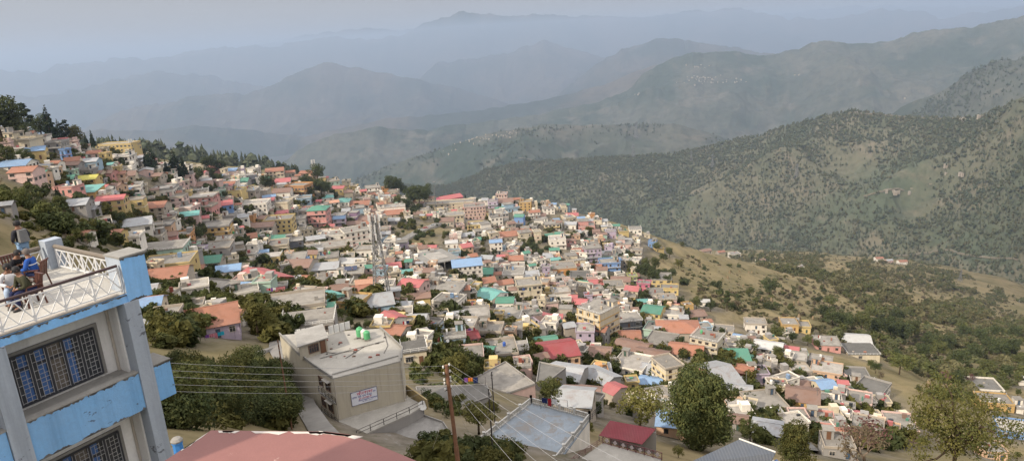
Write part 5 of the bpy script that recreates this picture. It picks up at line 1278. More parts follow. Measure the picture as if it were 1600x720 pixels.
for x, y in cand:
    if any(inpoly(np.array(x), np.array(y), P) for P in HOLES) or y > 690: continue
    p = gpt(x, y); w = rt.uniform(3.6, 8.4); r = w*.5
    if any((p[0]-a)**2+(p[1]+w*.35-b)**2 < (r+q*.56)**2 for a, b, q in HOUSES): continue
    wp = w*FPX/float(p@F); hh = rt.choice((2.8, 2.9, 3.1, 3.2, 5.6, 6.)); hp = hh*FPX/float(p@F); bad = False
    for (a, e, t0, b0, thr) in HRECT:
        if y > b0-1 and a < x+wp/2 and e > x-wp/2 and t0 < y and b0 > y-hp*1.1-wp*.35:
            if (min(e, x+wp/2)-max(a, x-wp/2))*(min(b0, y)-max(t0, y-hp*1.1-wp*.35)) > thr*(e-a)*(b0-t0+1): bad = True; break
    if bad: continue
    right = x > 1060 and y > 520
    ri = rt.choices(range(8), (9, 10, 2.5, 1.5, .25, .3, .3, 3))[0] if right else rt.choices(range(8), (9, 5, 2, 1.1, 1.3, .4, .35, 2.8))[0]
    stuff_house(p, w, w*rt.uniform(.75, 1.3), hh, rt.choices(range(11), (8, 6, 1.9, 2.4, 1.4, .6, .5, .6, 2.4, 3.8, .2))[0], 11+ri, radians((10 if x < 450 else 2 if x < 900 else -10)+rt.uniform(-24, 24))); HOUSES.append((p[0], p[1]+w*.35, w*.5)); nf += 1
    if nf > 900: break
o = sb.build('distant_houses', smats); o['kind'] = 'stuff'; o['label'] = 'small crowded houses filling the gaps of the hill town'; o['category'] = 'houses'
print('fill houses', nf, 'trees', ntree)
# small trees of the far-off woods as one object per wood
def cone_forest(name, pts, label, mats, hs=(6, 12), n=6, round_=.5):
    """every tree: an irregular stack of three rings"""
    g = np.random.default_rng(len(pts)); k = len(pts); P = np.asarray(pts); h = g.uniform(hs[0], hs[1], k); rd = np.where(g.random(k) < round_, h*.36, h*.2)*g.uniform(.75, 1.3, k); isr = rd > h*.29
    rings = []
    for j, (zf_r, rf_r, zf_c, rf_c) in enumerate(((.12, .55, .1, 1.), (.45, 1.05, .4, .72), (.78, .75, .72, .34), (1., .1, 1., .03))):
        a = np.arange(n)*2*pi/n+g.random((k, 1))*6.28; r = rd[:, None]*np.where(isr, rf_r, rf_c)[:, None]*g.uniform(.65, 1.35, (k, n)); z = h[:, None]*np.where(isr, zf_r, zf_c)[:, None]+h[:, None]*g.uniform(-.07, .07, (k, n))
        rings.append(np.stack([P[:, :1]+r*np.cos(a), P[:, 1:2]+r*np.sin(a), P[:, 2:3]+z], -1))
    V = np.stack(rings, 1).reshape(-1, 3); i = np.arange(n); j = (i+1) % n; f = np.concatenate([np.stack([q*n+i, q*n+j, (q+1)*n+j, (q+1)*n+i], 1) for q in range(3)]+[np.stack([3*n+np.arange(0, n-2, 2)*0, 3*n+np.arange(1, n-1, 2), 3*n+np.arange(2, n, 2), 3*n+np.minimum(np.arange(3, n+1, 2), n-1)], 1)])
    Fc = (np.arange(k)[:, None, None]*(4*n)+f[None]).reshape(-1, 4); me = npmesh(name, V, Fc, mats, np.repeat(g.integers(0, len(mats), k), len(f)))
    o = link(name, me); o['kind'] = 'stuff'; o['label'] = label; o['category'] = 'woodland'; return o
def farleaf(name, a, b):
    m, nt, bs, _ = newmat(name); c = mixc(nt, noise_f(nt, .02, 4, .6), a, b); c = mixc(nt, mul(nt, noise_f(nt, .35, 3, .7, (1, 1, 1), .4, .7), .6), c, tuple(x*.5 for x in a)); nt.links.new(c, bs.inputs['Base Color']); bs.inputs['Roughness'].default_value = .9; bs.inputs['Specular IOR Level'].default_value = .05; return m
FL = [farleaf('wood_dark', (.062,.078,.05), (.082,.094,.06)), farleaf('wood_mid', (.074,.085,.052), (.1,.106,.064)), farleaf('wood_olive', (.068,.07,.038), (.095,.09,.052))]
# ------------------------------------------------------------------ ground sheet
HW = np.array([(a, b) for a, b, r in HOUSES])
def ground():
    na, nr = 620, 470; az = np.radians(np.linspace(-62, 58, na)); rr = np.concatenate([[2., 6.], np.geomspace(10, 1750, nr-2)])
    A, Rr = np.meshgrid(az, rr); X = Rr*np.sin(A); Y = Rr*np.cos(A)-0.; Z = H(X, Y)
    far = np.clip((Rr-1300)/400, 0, 1); Z = Z*(1-far)+far*np.minimum(Z, -470)
    tw = np.zeros_like(X); flat = np.stack([X.ravel(), Y.ravel()], 1); dmin = np.full(len(flat), 1e9)
    for i in range(0, len(HW), 40): d = ((flat[:, None]-HW[None, i:i+40])**2).sum(-1).min(1); dmin = np.minimum(dmin, d)
    tw = np.clip(1.25-np.sqrt(dmin)/16., 0, 1).reshape(X.shape)
    # field terraces cut into the open slope, and small relief
    dry = np.clip(1-tw*1.5, 0, 1)*np.clip((X-60)/60, 0, 1)*np.clip((Rr-250)/100, 0, 1)
    st = 3.4; q = Z+6*fbm(X/70, Y/70, 5, 3); k = np.floor(q/st); f = q/st-k; Zt = (k+np.clip((f-.5)/.35+.5, 0, 1)*1.)*st-(q-Z); m = fbm(X/110, Y/110, 9, 3); dry2 = dry*np.clip((m-.38)*5, 0, 1)
    Z = Z+(Zt-Z)*.75*dry2+(fbm(X/9, Y/9, 2, 4)-.5)*np.clip(Rr/260, .3, 2.2)*1.2
    Z += dry*(ridged(X/260, Y/260, 3, 4)-.6)*14*np.clip((Rr-420)/300, 0, 1)
    V = np.stack([X, Y, Z], -1).reshape(-1, 3); i = np.arange(nr-1)[:, None]*na+np.arange(na-1)[None]; Fc = np.stack([i, i+1, i+na+1, i+na], -1).reshape(-1, 4)[:, ::-1]
    m, nt, b, _ = newmat('ground_earth')
    at = N(nt, 'ShaderNodeAttribute'); at.attribute_name = 'town'
    gr = mixc(nt, noise_f(nt, .018, 7, .62, (1, 1, 1), .4, .62), (.215,.172,.096), (.135,.118,.06)); gr = mixc(nt, mul(nt, noise_f(nt, .05, 6, .65, (1, 1, 2.5), .5, .7), .65), gr, (.07,.066,.03)); gr = mixc(nt, mul(nt, noise_f(nt, .35, 6, .7, (1, 1, 1), .52, .72), .5), gr, (.055,.05,.028)); gr = mixc(nt, mul(nt, noise_f(nt, .9, 4, .7, (1, 1, 1), .55, .75), .3), gr, (.27,.21,.13))
    # risers of the terraces and other steep banks are bare and darker
    ng = N(nt, 'ShaderNodeNewGeometry'); sx = N(nt, 'ShaderNodeSeparateXYZ'); nt.links.new(ng.outputs['Normal'], sx.inputs[0]); rg = N(nt, 'ShaderNodeMapRange'); rg.inputs['From Min'].default_value = .88; rg.inputs['From Max'].default_value = .62; nt.links.new(sx.outputs['Z'], rg.inputs['Value']); gr = mixc(nt, mul(nt, rg.outputs[0], .7), gr, (.075,.06,.036))
    te = mixc(nt, noise_f(nt, .12, 6, .65, (1, 1, 1), .42, .6), (.17,.15,.125), (.09,.08,.06)); te = mixc(nt, mul(nt, noise_f(nt, .3, 5, .7, (1, 1, 1), .55, .68), .7), te, (.05,.055,.028)); te = mixc(nt, mul(nt, noise_f(nt, .8, 5, .7, (1, 1, 1), .56, .7), .6), te, (.27,.26,.24))
    nt.links.new(mixc(nt, at.outputs['Fac'], gr, te), b.inputs['Base Color']); b.inputs['Roughness'].default_value = .95; b.inputs['Specular IOR Level'].default_value = .05
    me = npmesh('ground', V, Fc, [m], None, True); a = me.attributes.new('town', 'FLOAT', 'POINT'); a.data.foreach_set('value', tw.ravel().astype(np.float32)); struct(link('ground', me)); return
ground()
def shade_hill():      # unseen hill cone added left of the frame, shaped to shade the foreground
    gx, gy = np.meshgrid(np.linspace(-230, -44, 90), np.linspace(-140, 60, 90)); az = np.degrees(np.arctan2(gx, gy)); mk = np.clip((-52-az)/14, 0, 1); r = np.hypot((gx+112)/1., (gy-22)/1.)
    ds = np.hypot(gx+82, (gy-8)*.95); Z = H(gx, gy)-4; cone = 27-(ds/38)**1.5*18+(fbm(gx/6, gy/6, 40, 4)-.5)*9; Z = Z+mk*np.maximum(cone-Z, 0); i = np.arange(89)[:, None]*90+np.arange(89)[None]; Fc = np.stack([i, i+1, i+91, i+90], -1).reshape(-1, 4)
    struct(link('hillside', npmesh('hillside', np.stack([gx, gy, Z], -1).reshape(-1, 3), Fc, [MATS['ground_earth']], None, True)))  # added shade caster, apart from the ground sheet
shade_hill()
m, nt, b, _ = newmat('valley_floor'); nt.links.new(mixc(nt, noise_f(nt, .002, 6, .6), (.03,.035,.022), (.05,.05,.032)), b.inputs['Base Color']); b.inputs['Roughness'].default_value = .95
s = MB(); s.quad((-70000, -3000, -900), (70000, -3000, -900), (70000, 70000, -900), (-70000, 70000, -900)); struct(s.build('valley_floor', m))

# ------------------------------------------------------------------ hills and ranges beyond the valley
def hillmat(name, a, b2, c3, sc_):
    m, nt, b, _ = newmat(name); c = mixc(nt, noise_f(nt, sc_, 8, .62, (1, 1, 1), .42, .6), a, b2); c = mixc(nt, mul(nt, noise_f(nt, sc_*2.7, 7, .66, (1, 1, 1.6), .52, .66), .7), c, c3); c = mixc(nt, mul(nt, noise_f(nt, sc_*14, 5, .7, (1, 1, 1), .45, .65), .55), c, tuple(x*.5 for x in a))
    nt.links.new(c, b.inputs['Base Color']); b.inputs['Roughness'].default_value = .95; b.inputs['Specular IOR Level'].default_value = .03; return m
def ridge(name, crest, mat, zf, slope, amp, wl, seed, nu=420, nv=130, jag=0., back=900., spread=(-.25, -1.)):
    cr = np.array(crest, float); t = np.linspace(0, 1, nu); px = cr[0, 0]+(cr[-1, 0]-cr[0, 0])*t; py = np.interp(px, cr[:, 0], cr[:, 1]); d = np.interp(px, cr[:, 0], cr[:, 2])
    def smooth(a, k): ker = np.hanning(2*k+1); ker /= ker.sum(); return np.convolve(np.pad(a, k, 'edge'), ker, 'valid')
    pr = smooth(py, 4); py = smooth(py, nu//9); d = smooth(d, nu//9); res = pr-py
    jz = (res+jag*(fbm(px/16, px*0, seed, 5)-.5)*2)*d/FPX
    C = np.array([ray(x, y)*q for x, y, q in zip(px, py, d)]); rad = -C[:, :2]/np.linalg.norm(C[:, :2], axis=1, keepdims=True); sp = np.array(spread)/np.linalg.norm(spread); n = rad*.6+sp*.4; n /= np.linalg.norm(n, axis=1, keepdims=True)
    L = (C[:, 2]-zf)/slope; L = np.maximum(L, 60.)
    s = np.concatenate([-np.linspace(1, 0, 14)[:-1], np.linspace(0, 1, nv)**1.15]); S_ = s[None]*np.where(s[None] < 0, back, L[:, None])
    X = C[:, :1]+n[:, :1]*S_; Y = C[:, 1:2]+n[:, 1:2]*S_; tt = np.clip(S_/L[:, None], -2, 1); Z = C[:, 2:3]-np.where(S_ > 0, (C[:, 2:3]-zf)*(tt+.14*np.sin(tt*2*pi)*-1*.5), -S_*.55*-1*-1)
    ramp = np.clip(np.abs(S_)/(wl*.55), 0, 1)
    Z = Z+ramp*amp*(ridged(X/wl+.35*fbm(X/wl, Y/wl, seed+3, 3), Y/wl, seed, 6)-.72)*2.4-ramp*amp*.1
    Z = Z-jz[:, None]*np.exp(-np.abs(S_)/(wl*.5))*(.75+.5*vnoise(X/wl*3, Y/wl*3, seed+50))
    V = np.stack([X, Y, Z], -1); nt_ = len(s); i = np.arange(nu-1)[:, None]*nt_+np.arange(nt_-1)[None]; Fc = np.stack([i, i+1, i+nt_+1, i+nt_], -1).reshape(-1, 4)
    struct(link(name, npmesh(name, V.reshape(-1, 3), Fc, [mat], None, True))); return V, s
MB_ = hillmat('hill_near', (.078,.092,.06), (.12,.115,.078), (.18,.15,.11), .0045); MC_ = hillmat('hill_mid', (.05,.064,.048), (.095,.096,.076), (.14,.125,.10), .0022); MF_ = hillmat('mountain_far', (.04,.05,.035), (.10,.085,.06), (.12,.10,.08), .0009)
VB, sB = ridge('opposite_hill', [(440,330,2300),(560,302,2250),(620,290,2200),(700,291,2150),(760,265,2150),(830,252,2150),(920,247,2120),(1000,243,2100),(1050,240,2080),(1092,232,2050),(1140,220,2030),(1190,212,2000),(1225,198,1980),(1262,189,1960),(1300,178,1930),(1330,174,1900),(1380,180,1900),(1420,183,1880),(1470,186,1850),(1510,186,1820),(1540,180,1760),(1575,163,1690),(1605,147,1640),(1700,118,1550),(1850,70,1400)], MB_, -530, .40, 55, 310, 3, 640, 170, 2.6)
VC2, sC2 = ridge('terraced_hill', [(460,330,3000),(540,290,2950),(600,262,2900),(640,248,2880),(700,229,2850),(745,214,2830),(800,202,2830),(850,195,2850),(950,196,2900),(1050,193,2950),(1100,205,2980),(1150,222,3000),(1220,240,3000)], MC_, -700, .33, 50, 420, 5, 460, 110, 2.4)
VD, sD = ridge('village_hill', [(380,300,4300),(440,254,4200),(480,226,4150),(505,214,4150),(530,209,4150),(560,202,4200),(592,197,4200),(640,204,4250),(680,201,4300),(720,194,4350),(770,189,4400),(830,180,4450),(880,171,4450),(940,158,4450),(985,139,4450),(1002,118,4500),(1040,99,4500),(1075,87,4600),(1110,83,4700),(1150,82,4700),(1200,85,4700),(1250,75,4700),(1290,63,4700),(1325,68,4700),(1380,66,4700),(1440,50,4700),(1480,46,4700),(1520,42,4700),(1560,33,4700),(1605,24,4700),(1750,0,4700)], MC_, -800, .42, 120, 800, 7, 640, 150, 3., 1600)
VE, sE = ridge('right_hill', [(1330,220,3100),(1380,186,3050),(1420,162,3000),(1455,149,2950),(1480,137,2950),(1515,115,2900),(1545,99,2900),(1605,91,2850),(1750,60,2750)], MC_, -600, .42, 70, 420, 9, 300, 110, 2.4)
JG = 4.
ridge('far_ridge', [(60,240,9000),(150,190,9000),(200,172,9000),(260,160,9000),(330,148,9000),(380,146,9000),(440,127,9000),(480,106,9000),(512,97,9000),(545,105,9000),(590,112,9000),(650,124,9000),(720,140,9000),(800,165,9000),(900,190,9000)], MF_, -900, .36, 260, 1900, 11, 420, 80, JG, 2500)
ridge('far_ridge', [(850,165,8600),(930,102,8500),(965,82,8500),(1000,68,8500),(1035,59,8500),(1075,62,8500),(1130,72,8500),(1200,82,8600),(1320,95,8800)], MF_, -900, .36, 250, 1900, 13, 300, 80, JG, 2500)
ridge('mountain_range', [(600,170,11500),(680,100,11500),(760,88,11500),(810,78,11500),(850,63,11500),(885,76,11500),(960,92,11500),(1050,110,11500)], MF_, -900, .36, 300, 2400, 15, 300, 70, JG, 3000)
ridge('mountain_range', [(-60,150,12500),(60,150,12500),(130,140,12500),(190,122,12500),(250,112,12500),(330,120,12500),(420,135,12500),(520,160,12500)], MF_, -900, .36, 300, 2400, 17, 300, 70, JG, 3000)
ridge('mountain_range', [(-150,112,17000),(0,107,17000),(60,113,17000),(85,100,17000),(130,99,17000),(200,90,17000),(230,93,17000),(300,79,17000),(350,72,17000),(400,73,17000),(470,68,17000),(520,57,17000),(560,62,17000),(625,58,17000),(660,38,17000),(700,27,17000),(740,22,17000),(790,24,17000),(830,22,17000),(860,26,17000),(920,24,17000),(990,30,17000),(1040,20,17000),(1090,18,17000),(1160,14,17000),(1220,26,17000),(1300,28,17000),(1380,16,17000),(1420,15,17000),(1470,28,17000),(1530,20,17000),(1610,12,17000),(1750,5,17000)], MF_, -900, .4, 420, 3200, 19, 700, 90, 5., 4000)
ridge('mountain_range', [(300,90,26000),(480,56,26000),(545,47,26000),(590,44,26000),(660,50,26000),(900,50,26000),(1150,30,26000),(1330,10,26000),(1480,12,26000),(1750,5,26000)], MF_, -900, .4, 500, 4500, 21, 500, 60, 3.5, 5000)
ridge('far_ridge', [(470,215,6300),(520,203,6300),(600,186,6300),(680,180,6300),(760,171,6300),(850,157,6300),(940,134,6300),(1010,106,6300),(1060,95,6300)], MF_, -1000, .3, 160, 1200, 37, 240, 70, 2., 2500)
ridge('far_ridge', [(60,215,6800),(160,203,6800),(240,205,6800),(300,196,6800),(360,200,6800),(420,207,6800),(500,216,6800),(600,232,6800)], MF_, -1000, .3, 180, 1300, 29, 240, 70, 2.5, 2500)
ridge('far_ridge', [(0,262,5600),(200,262,5600),(300,250,5600),(380,252,5600),(460,262,5600),(560,280,5600)], MF_, -1100, .3, 120, 1000, 31, 200, 60, 2., 2500)
VL, sL = ridge('wooded_spur', [(120,236,760),(190,234,780),(250,238,800),(300,243,820),(340,250,830),(380,257,840),(420,263,850),(460,274,860),(520,300,880)], hillmat('spur_earth', (.04,.045,.022), (.07,.065,.035), (.1,.08,.05), .02), -330, .5, 12, 120, 23, 200, 60, .6, 200)
gz = np.random.default_rng(5)
def pick(V, s, n, thr, wl, seed, smin=.0, smax=1.):
    a = gz.integers(0, V.shape[0], n*4); k = gz.uniform(0, 1, n*4); j = np.searchsorted(s, smin)+(k*(np.searchsorted(s, smax)-np.searchsorted(s, smin)-1)).astype(int); p = V[a, j]+gz.normal(0, 3., (n*4, 3))*np.array([1, 1, 0])
    q = fbm(p[:, 0]/wl, p[:, 1]/wl, seed, 4)*.7+.3*(1-ridged(p[:, 0]/310, p[:, 1]/310, 3, 4)); p = p[q+gz.uniform(-.09, .09, len(q)) > thr]; return p[:n]
cone_forest('far_woodland', pick(VB, sB, 66000, .31, 190, 2), 'scattered dark trees covering the opposite hillside', FL, (3.5, 8.5), 4, .55)
cone_forest('far_woodland', pick(VL, sL, 2600, .1, 100, 4, 0., .5), 'dense pine wood on the spur behind the left houses', FL[:2], (8, 15), 6, .3)
cone_forest('far_woodland', np.concatenate([pick(VC2, sC2, 2600, .5, 260, 6), pick(VE, sE, 2600, .47, 260, 8)]), 'sparse distant trees on the hazy middle hills', FL[:2], (7, 13), 5, .5)
LG += [leafmat('wood_leaves_green', (.09,.102,.046), (.145,.142,.065)), leafmat('wood_leaves_olive', (.125,.12,.058), (.185,.165,.082))]
gp = []
WOODP = [[(1060,385),(1110,372),(1250,380),(1330,395),(1480,420),(1600,470),(1600,545),(1480,545),(1350,485),(1300,450),(1130,402)]]
for x, y in sample(WOODP[0], 4600, 31):
    if vnoise(x/45, y/16, 5)*.6+.4*vnoise(x/16, y/8, 8) +rt.uniform(-.13, .13) > (.46 if y < 440 or x < 1400 else .52): gp.append((x, y))
dd, ms = cast([q[0] for q in gp], [q[1] for q in gp]); pts = np.array([ray(*q)*t for q, t, mm in zip(gp, dd, ms) if not mm]); pts[:, 2] = H(pts[:, 0], pts[:, 1])-.6
WOOD1 = pts
gp = sample([(1310,490),(1420,510),(1600,520),(1600,620),(1530,630),(1440,620),(1400,560),(1300,530)], 240, 33); dd, ms = cast([q[0] for q in gp], [q[1] for q in gp]); pts = np.array([ray(*q)*t for q, t in zip(gp, dd)]); pts[:, 2] = H(pts[:, 0], pts[:, 1])-.4
def leafstuff(name, pts, label, kinds, h0, h1, nl=420, gr=2.3, mats=(0, 1, 2)):
    Vs = []; n = 0
    for i, p in enumerate(pts):
        me = KIND[kinds[i % len(kinds)]][1]; c = np.empty(len(me.vertices)*3, np.float32); me.vertices.foreach_get('co', c); c = c.reshape(-1, 4, 3); c = c[gz.choice(len(c), min(len(c), nl), replace=False)]; h = gz.uniform(h0, h1); ctr = c.mean(1, keepdims=True); c = ctr+(c-ctr)*gr
        a = gz.uniform(0, 6.28); cc, ss = cos(a), sin(a); c = c@np.array([[cc, ss, 0], [-ss, cc, 0], [0, 0, 1]]); Vs.append((c*h+p).reshape(-1, 3))
    V = np.concatenate(Vs); k = len(V)//4; o = link(name, npmesh(name, V, np.arange(4*k).reshape(-1, 4), [LG[k] for k in mats], gz.integers(0, len(mats), len(pts)).repeat([len(v)//4 for v in Vs]))); o['kind'] = 'stuff'; o['label'] = label; o['category'] = 'woodland'
leafstuff('slope_woodland', pts, 'leafy undergrowth between the trees at the right edge', ['bm0', 'bd1', 'sh0', 'bo2', 'sh1', 'bd2'], 3, 7, mats=(6, 7, 1, 6))
leafstuff('slope_woodland', WOOD1, 'mixed wood spread over the lower slope right of the town', ['bm0', 'bd1', 'bo0', 'bo2', 'bm2', 'pi1', 'bd2', 'sh1', 'co2'], 4., 8., 130, 4., (6, 7, 6, 7, 7, 1))
gp = sample([(1065,400),(1130,405),(1300,445),(1480,500),(1600,540),(1600,600),(1480,600),(1290,530),(1200,505),(1100,475),(1062,440)], 1700, 41); dd, ms = cast([q[0] for q in gp], [q[1] for q in gp]); pts3 = np.array([ray(*q)*t for q, t in zip(gp, dd)]); pts3[:, 2] = H(pts3[:, 0], pts3[:, 1])-.3; gp2 = sample(WOODP[0], 2200, 43); dd, ms = cast([q[0] for q in gp2], [q[1] for q in gp2]); p4 = np.array([ray(*q)*t for q, t, mm in zip(gp2, dd, ms) if not mm]); p4[:, 2] = H(p4[:, 0], p4[:, 1])-.3; pts3 = np.concatenate([pts3, p4]); leafstuff('slope_scrub', pts3, 'low scrub dotted over the dry terraced slope', ['sh0', 'sh1', 'dr0', 'dr1'], 1., 3., 60, 3.4, (6, 7, 4, 7))
gp = [q for q in sample(TOWN, 2200, 35) if q[1] < 700]; dd, ms = cast([q[0] for q in gp], [q[1] for q in gp]); pts = np.array([ray(*q)*t for q, t in zip(gp, dd)]); pts[:, 2] = H(pts[:, 0], pts[:, 1])-.2
pts = np.array([p for p in pts if not any((p[0]-a)**2+(p[1]-b)**2 < (r*.7)**2 for a, b, r in HOUSES)]); print('greens', len(pts)); leafstuff('garden_greenery', pts, 'shrubs and small trees in the gaps between the houses', ['bm0', 'bd1', 'sh0', 'bo2', 'sh1', 'bd2'], 2.4, 6.)
gp = sample([(640,570),(700,575),(740,598),(735,640),(690,660),(665,640)], 40, 44); dd, ms = cast([q[0] for q in gp], [q[1] for q in gp]); pts = np.array([ray(*q)*t for q, t in zip(gp, dd)]); pts[:, 2] = H(pts[:, 0], pts[:, 1])-.3; leafstuff('bank_undergrowth', pts, 'undergrowth between the terraces below the utility pole', ['bm0', 'sh0', 'sh1', 'bd1'], 1.2, 2.6)
gp = sample([(0,290),(60,290),(110,330),(185,372),(180,395),(60,400),(0,350)], 150, 36)+sample([(262,580),(300,566),(430,580),(458,640),(470,668),(300,672),(262,668)], 90, 37)+sample([(655,716),(690,682),(722,700),(800,706),(840,718),(660,735)], 50, 38); dd, ms = cast([q[0] for q in gp], [q[1] for q in gp]); pts = np.array([ray(*q)*t for q, t in zip(gp, dd)]); pts[:, 2] = H(pts[:, 0], pts[:, 1])-.4
leafstuff('bank_undergrowth', pts, 'dark undergrowth covering the steep banks below the terrace', ['sh0', 'sh1', 'und0', 'und1'], 1.2, 3.)
# villages and tracks on the hills: each far hamlet is one crowd of white specks
def hamlet(boxes, V, s, label, size):
    Vf = V.reshape(-1, 3); w = Vf@F; X2 = 800+FPX*(Vf@R)/w; Y2 = 360-FPX*(Vf@U)/w; b = MB()
    for x, y, n, sx, sy in boxes:
        for _ in range(n):
            qx, qy = x+gz.normal(0, sx), y+gz.normal(0, sy); i = np.argmin((X2-qx)**2+(Y2-qy)**2*2); p = Vf[i]+gz.normal(0, 6, 3)*np.array([1, 1, 0]); k = size*gz.uniform(.7, 1.4); b.box(p[0]-k, p[0]+k, p[1]-k*.6, p[1]+k*.6, p[2]-6, p[2]+k*.9)
    o = b.build('distant_village', WM['E']); o['kind'] = 'stuff'; o['label'] = label; o['category'] = 'village'
hamlet([(1095,125,46,16,4),(1140,126,14,20,3),(1100,105,10,20,2),(1000,148,5,4,1),(1245,118,5,4,1)], VD, sD, 'far white village on the big hazy hill', 3.2)
hamlet([(745,216,34,22,4),(790,210,20,14,3),(700,235,10,10,3)], VC2, sC2, 'far houses strung along the terraced hill', 2.2)
hamlet([(1340,176,2,2,.3),(1500,186,12,14,1.5),(1530,181,8,7,1.5),(1475,258,3,6,1),(1405,298,6,12,.8),(1490,270,4,12,1)], VB, sB, 'few pale buildings along the opposite crest', 2.4)
hamlet([(1415,150,8,6,1.5)], VD, sD, 'handful of white houses beside the right hill', 3.)
def track(name, pts, V, wd, mat, lift=1.5):
    Vf = V.reshape(-1, 3); w = Vf@F; ok = w > 10; X2 = 800+FPX*(Vf@R)/w; Y2 = 360-FPX*(Vf@U)/w; P = []
    for (x0, y0), (x1, y1) in zip(pts[:-1], pts[1:]):
        for t in np.linspace(0, 1, 7)[:-1]: i = np.argmin((X2-(x0+(x1-x0)*t))**2+((Y2-(y0+(y1-y0)*t))*1.5)**2); P.append(Vector(Vf[i])+Vector((0, 0, lift)))
    b = MB()
    for p, q in zip(P[:-1], P[1:]):
        if (q-p).length > 1: b.bar(p, q, wd, 3.)
    if b.v: struct(b.build(name, mat))
PALE = plain('track_dust', (.19,.17,.13), .95, 0, .4, .05, .02)
track('hill_road', [(1395,401),(1440,398),(1480,391),(1510,398),(1545,404),(1600,406)], VB, 3.6, PALE); track('hill_road', [(1340,178),(1400,182),(1460,187),(1520,184)], VB, 5, PALE); track('hill_road', [(1350,308),(1385,298),(1425,296),(1460,287)], VB, 5, PALE); track('hill_road', [(760,256),(790,252),(815,248),(835,250)], VC2, 6, PALE)
# ------------------------------------------------------------------ roads in the town
ASPH = plain('asphalt', (.06,.058,.056), .9, 0, .4, .6, .05); LANE = plain('concrete_lane', (.22,.21,.195), .9, 0, .5, .5, .05)
def road(name, pts, wd, mat, lift=.35):
    P = []
    for (x0, y0), (x1, y1) in zip(pts[:-1], pts[1:]):
        for t in np.linspace(0, 1, 9)[:-1]: P.append((x0+(x1-x0)*t, y0+(y1-y0)*t))
    dd, ms = cast([q[0] for q in P], [q[1] for q in P]); W = [Vector(ray(*q)*t) for q, t in zip(P, dd)]; b = MB(); ed = []
    for i, p in enumerate(W): d = W[min(i+1, len(W)-1)]-W[max(i-1, 0)]; n = Vector((d.y, -d.x, 0)).normalized()*wd/2; a, c = p+n, p-n; z = max(float(H(a.x, a.y)), float(H(c.x, c.y)), float(H(p.x, p.y)))+lift; ed.append((Vector((a.x, a.y, z)), Vector((c.x, c.y, z))))
    dn = Vector((0, 0, -2.5))
    for (a, c), (e, f) in zip(ed[:-1], ed[1:]): b.quad(a, c, f, e); b.quad(a, e, e+dn, a+dn, m=1); b.quad(c+dn, f+dn, f, c, m=1)
    struct(b.build(name, [mat, CONC])); return ed
road('market_road', [(1262,705),(1215,655),(1178,618),(1140,590),(1100,572),(1065,556)], 5, LANE); road('bazaar_road', [(760,470),(800,492),(860,505),(897,545),(920,560)], 5, ASPH); road('bend_road', [(575,412),(598,398),(618,382),(650,364),(690,348),(740,345),(790,352)], 6, LANE); road('hill_lane', [(205,410),(230,424)], 3, LANE)
road('lane', [(530,712),(500,676),(478,640),(468,606),(446,570),(430,548),(432,520)], 2.6, LANE, .2); road('hillside_road', [(300,272),(325,290),(345,306)], 5, LANE); road('garden_path', [(440,540),(410,550),(375,566),(350,570)], 1.6, LANE, .25); road('market_lane', [(990,470),(1020,490),(1060,515)], 3.5, LANE)
# ------------------------------------------------------------------ masts, pylons, poles, wires
def lattice_mast(px, py, hpx, label, short, wb, wt, ant=True, name='lattice_mast', d0=None):
    p = gpt(px, py) if not d0 else ray(px, py)*d0; dep = float(p@F); h = hpx*dep/FPX/cos(math.asin(-ray(px, py-hpx*.5)[2])); t = thing(name, label, 'tower', p, .4)
    if short: LAND.append((short, px, py-hpx/2))
    C = lambda k, z: Vector(((wb+(wt-wb)*min(1, z/h*1.15))/2*(-1 if k in (0, 3) else 1), (wb+(wt-wb)*min(1, z/h*1.15))/2*(-1 if k < 2 else 1), z)); th = max(.08, wb*.032)
    for k in range(4): b = MB(); b.bar(C(k, -1.5), C(k, h*.87), th*1.35); b.bar(C(k, h*.87), C(k, h), th*1.2); b.build('leg', STEEL, t)
    b = MB(); n = max(5, int(h/2.6)); zs = [h*(i/n)**.92 for i in range(n+1)]
    for z0, z1 in zip(zs[:-1], zs[1:]):
        for k in range(4): a, c = C(k, z0), C((k+1) % 4, z0); e, f = C(k, z1), C((k+1) % 4, z1); b.bar(a, f, th*.75); b.bar(c, e, th*.75); b.bar(e, f, th*.75)
    b.build('bracing', STEEL, t)
    if ant:
        rr = random.Random(int(px))
        for z, n in ((h*.97, 6), (h*.86, 6), (h*.76, 5), (h*.62, 4)):
            b = MB()
            for i in range(6): a = i*pi/3; b.bar((0, 0, z), (wt*1.25*cos(a), wt*1.25*sin(a), z), .07)
            b.build('antenna_arm', STEEL, t)
            for i in range(n): a = i*2*pi/n+z; b = MB(); x, y = wt*1.3*cos(a), wt*1.3*sin(a); b.box(x-.22, x+.22, y-.12, y+.12, z-1.2, z+1.2); b.bar((x*.88, y*.88, z-1.5), (x*.88, y*.88, z+1.5), .08); b.build('panel_antenna', WHITEP, t)
        for z, a, r in ((h*.55, -1., 1.), (h*.66, -.4, .7), (h*.5, -2.2, .7)):
            b = MB(); b.lathe([(.02, -.3*r), (r*.6, -.22*r), (r, 0), (r*.96, .03)], 14); o = b.build('dish', WHITEP, t); o.location = (wt*1.1*cos(a), wt*1.1*sin(a), z); o.rotation_euler = (pi/2, 0, a+pi/2)
    return t
lattice_mast(598, 466, 128, 'tall steel lattice mast with antennas standing among the houses', 'tall lattice mast', 5.4, 1.5)
lattice_mast(493, 284, 33, 'slim antenna mast on the left ridge beside a round tree', 'slim ridge mast', 2.2, 1.2); lattice_mast(208, 243, 24, 'short lattice mast at the end of the long yellow block', None, 1.8, 1.); lattice_mast(335, 256, 22, 'small mast above the wooded spur', None, 2.4, 1.2, False, d0=815)
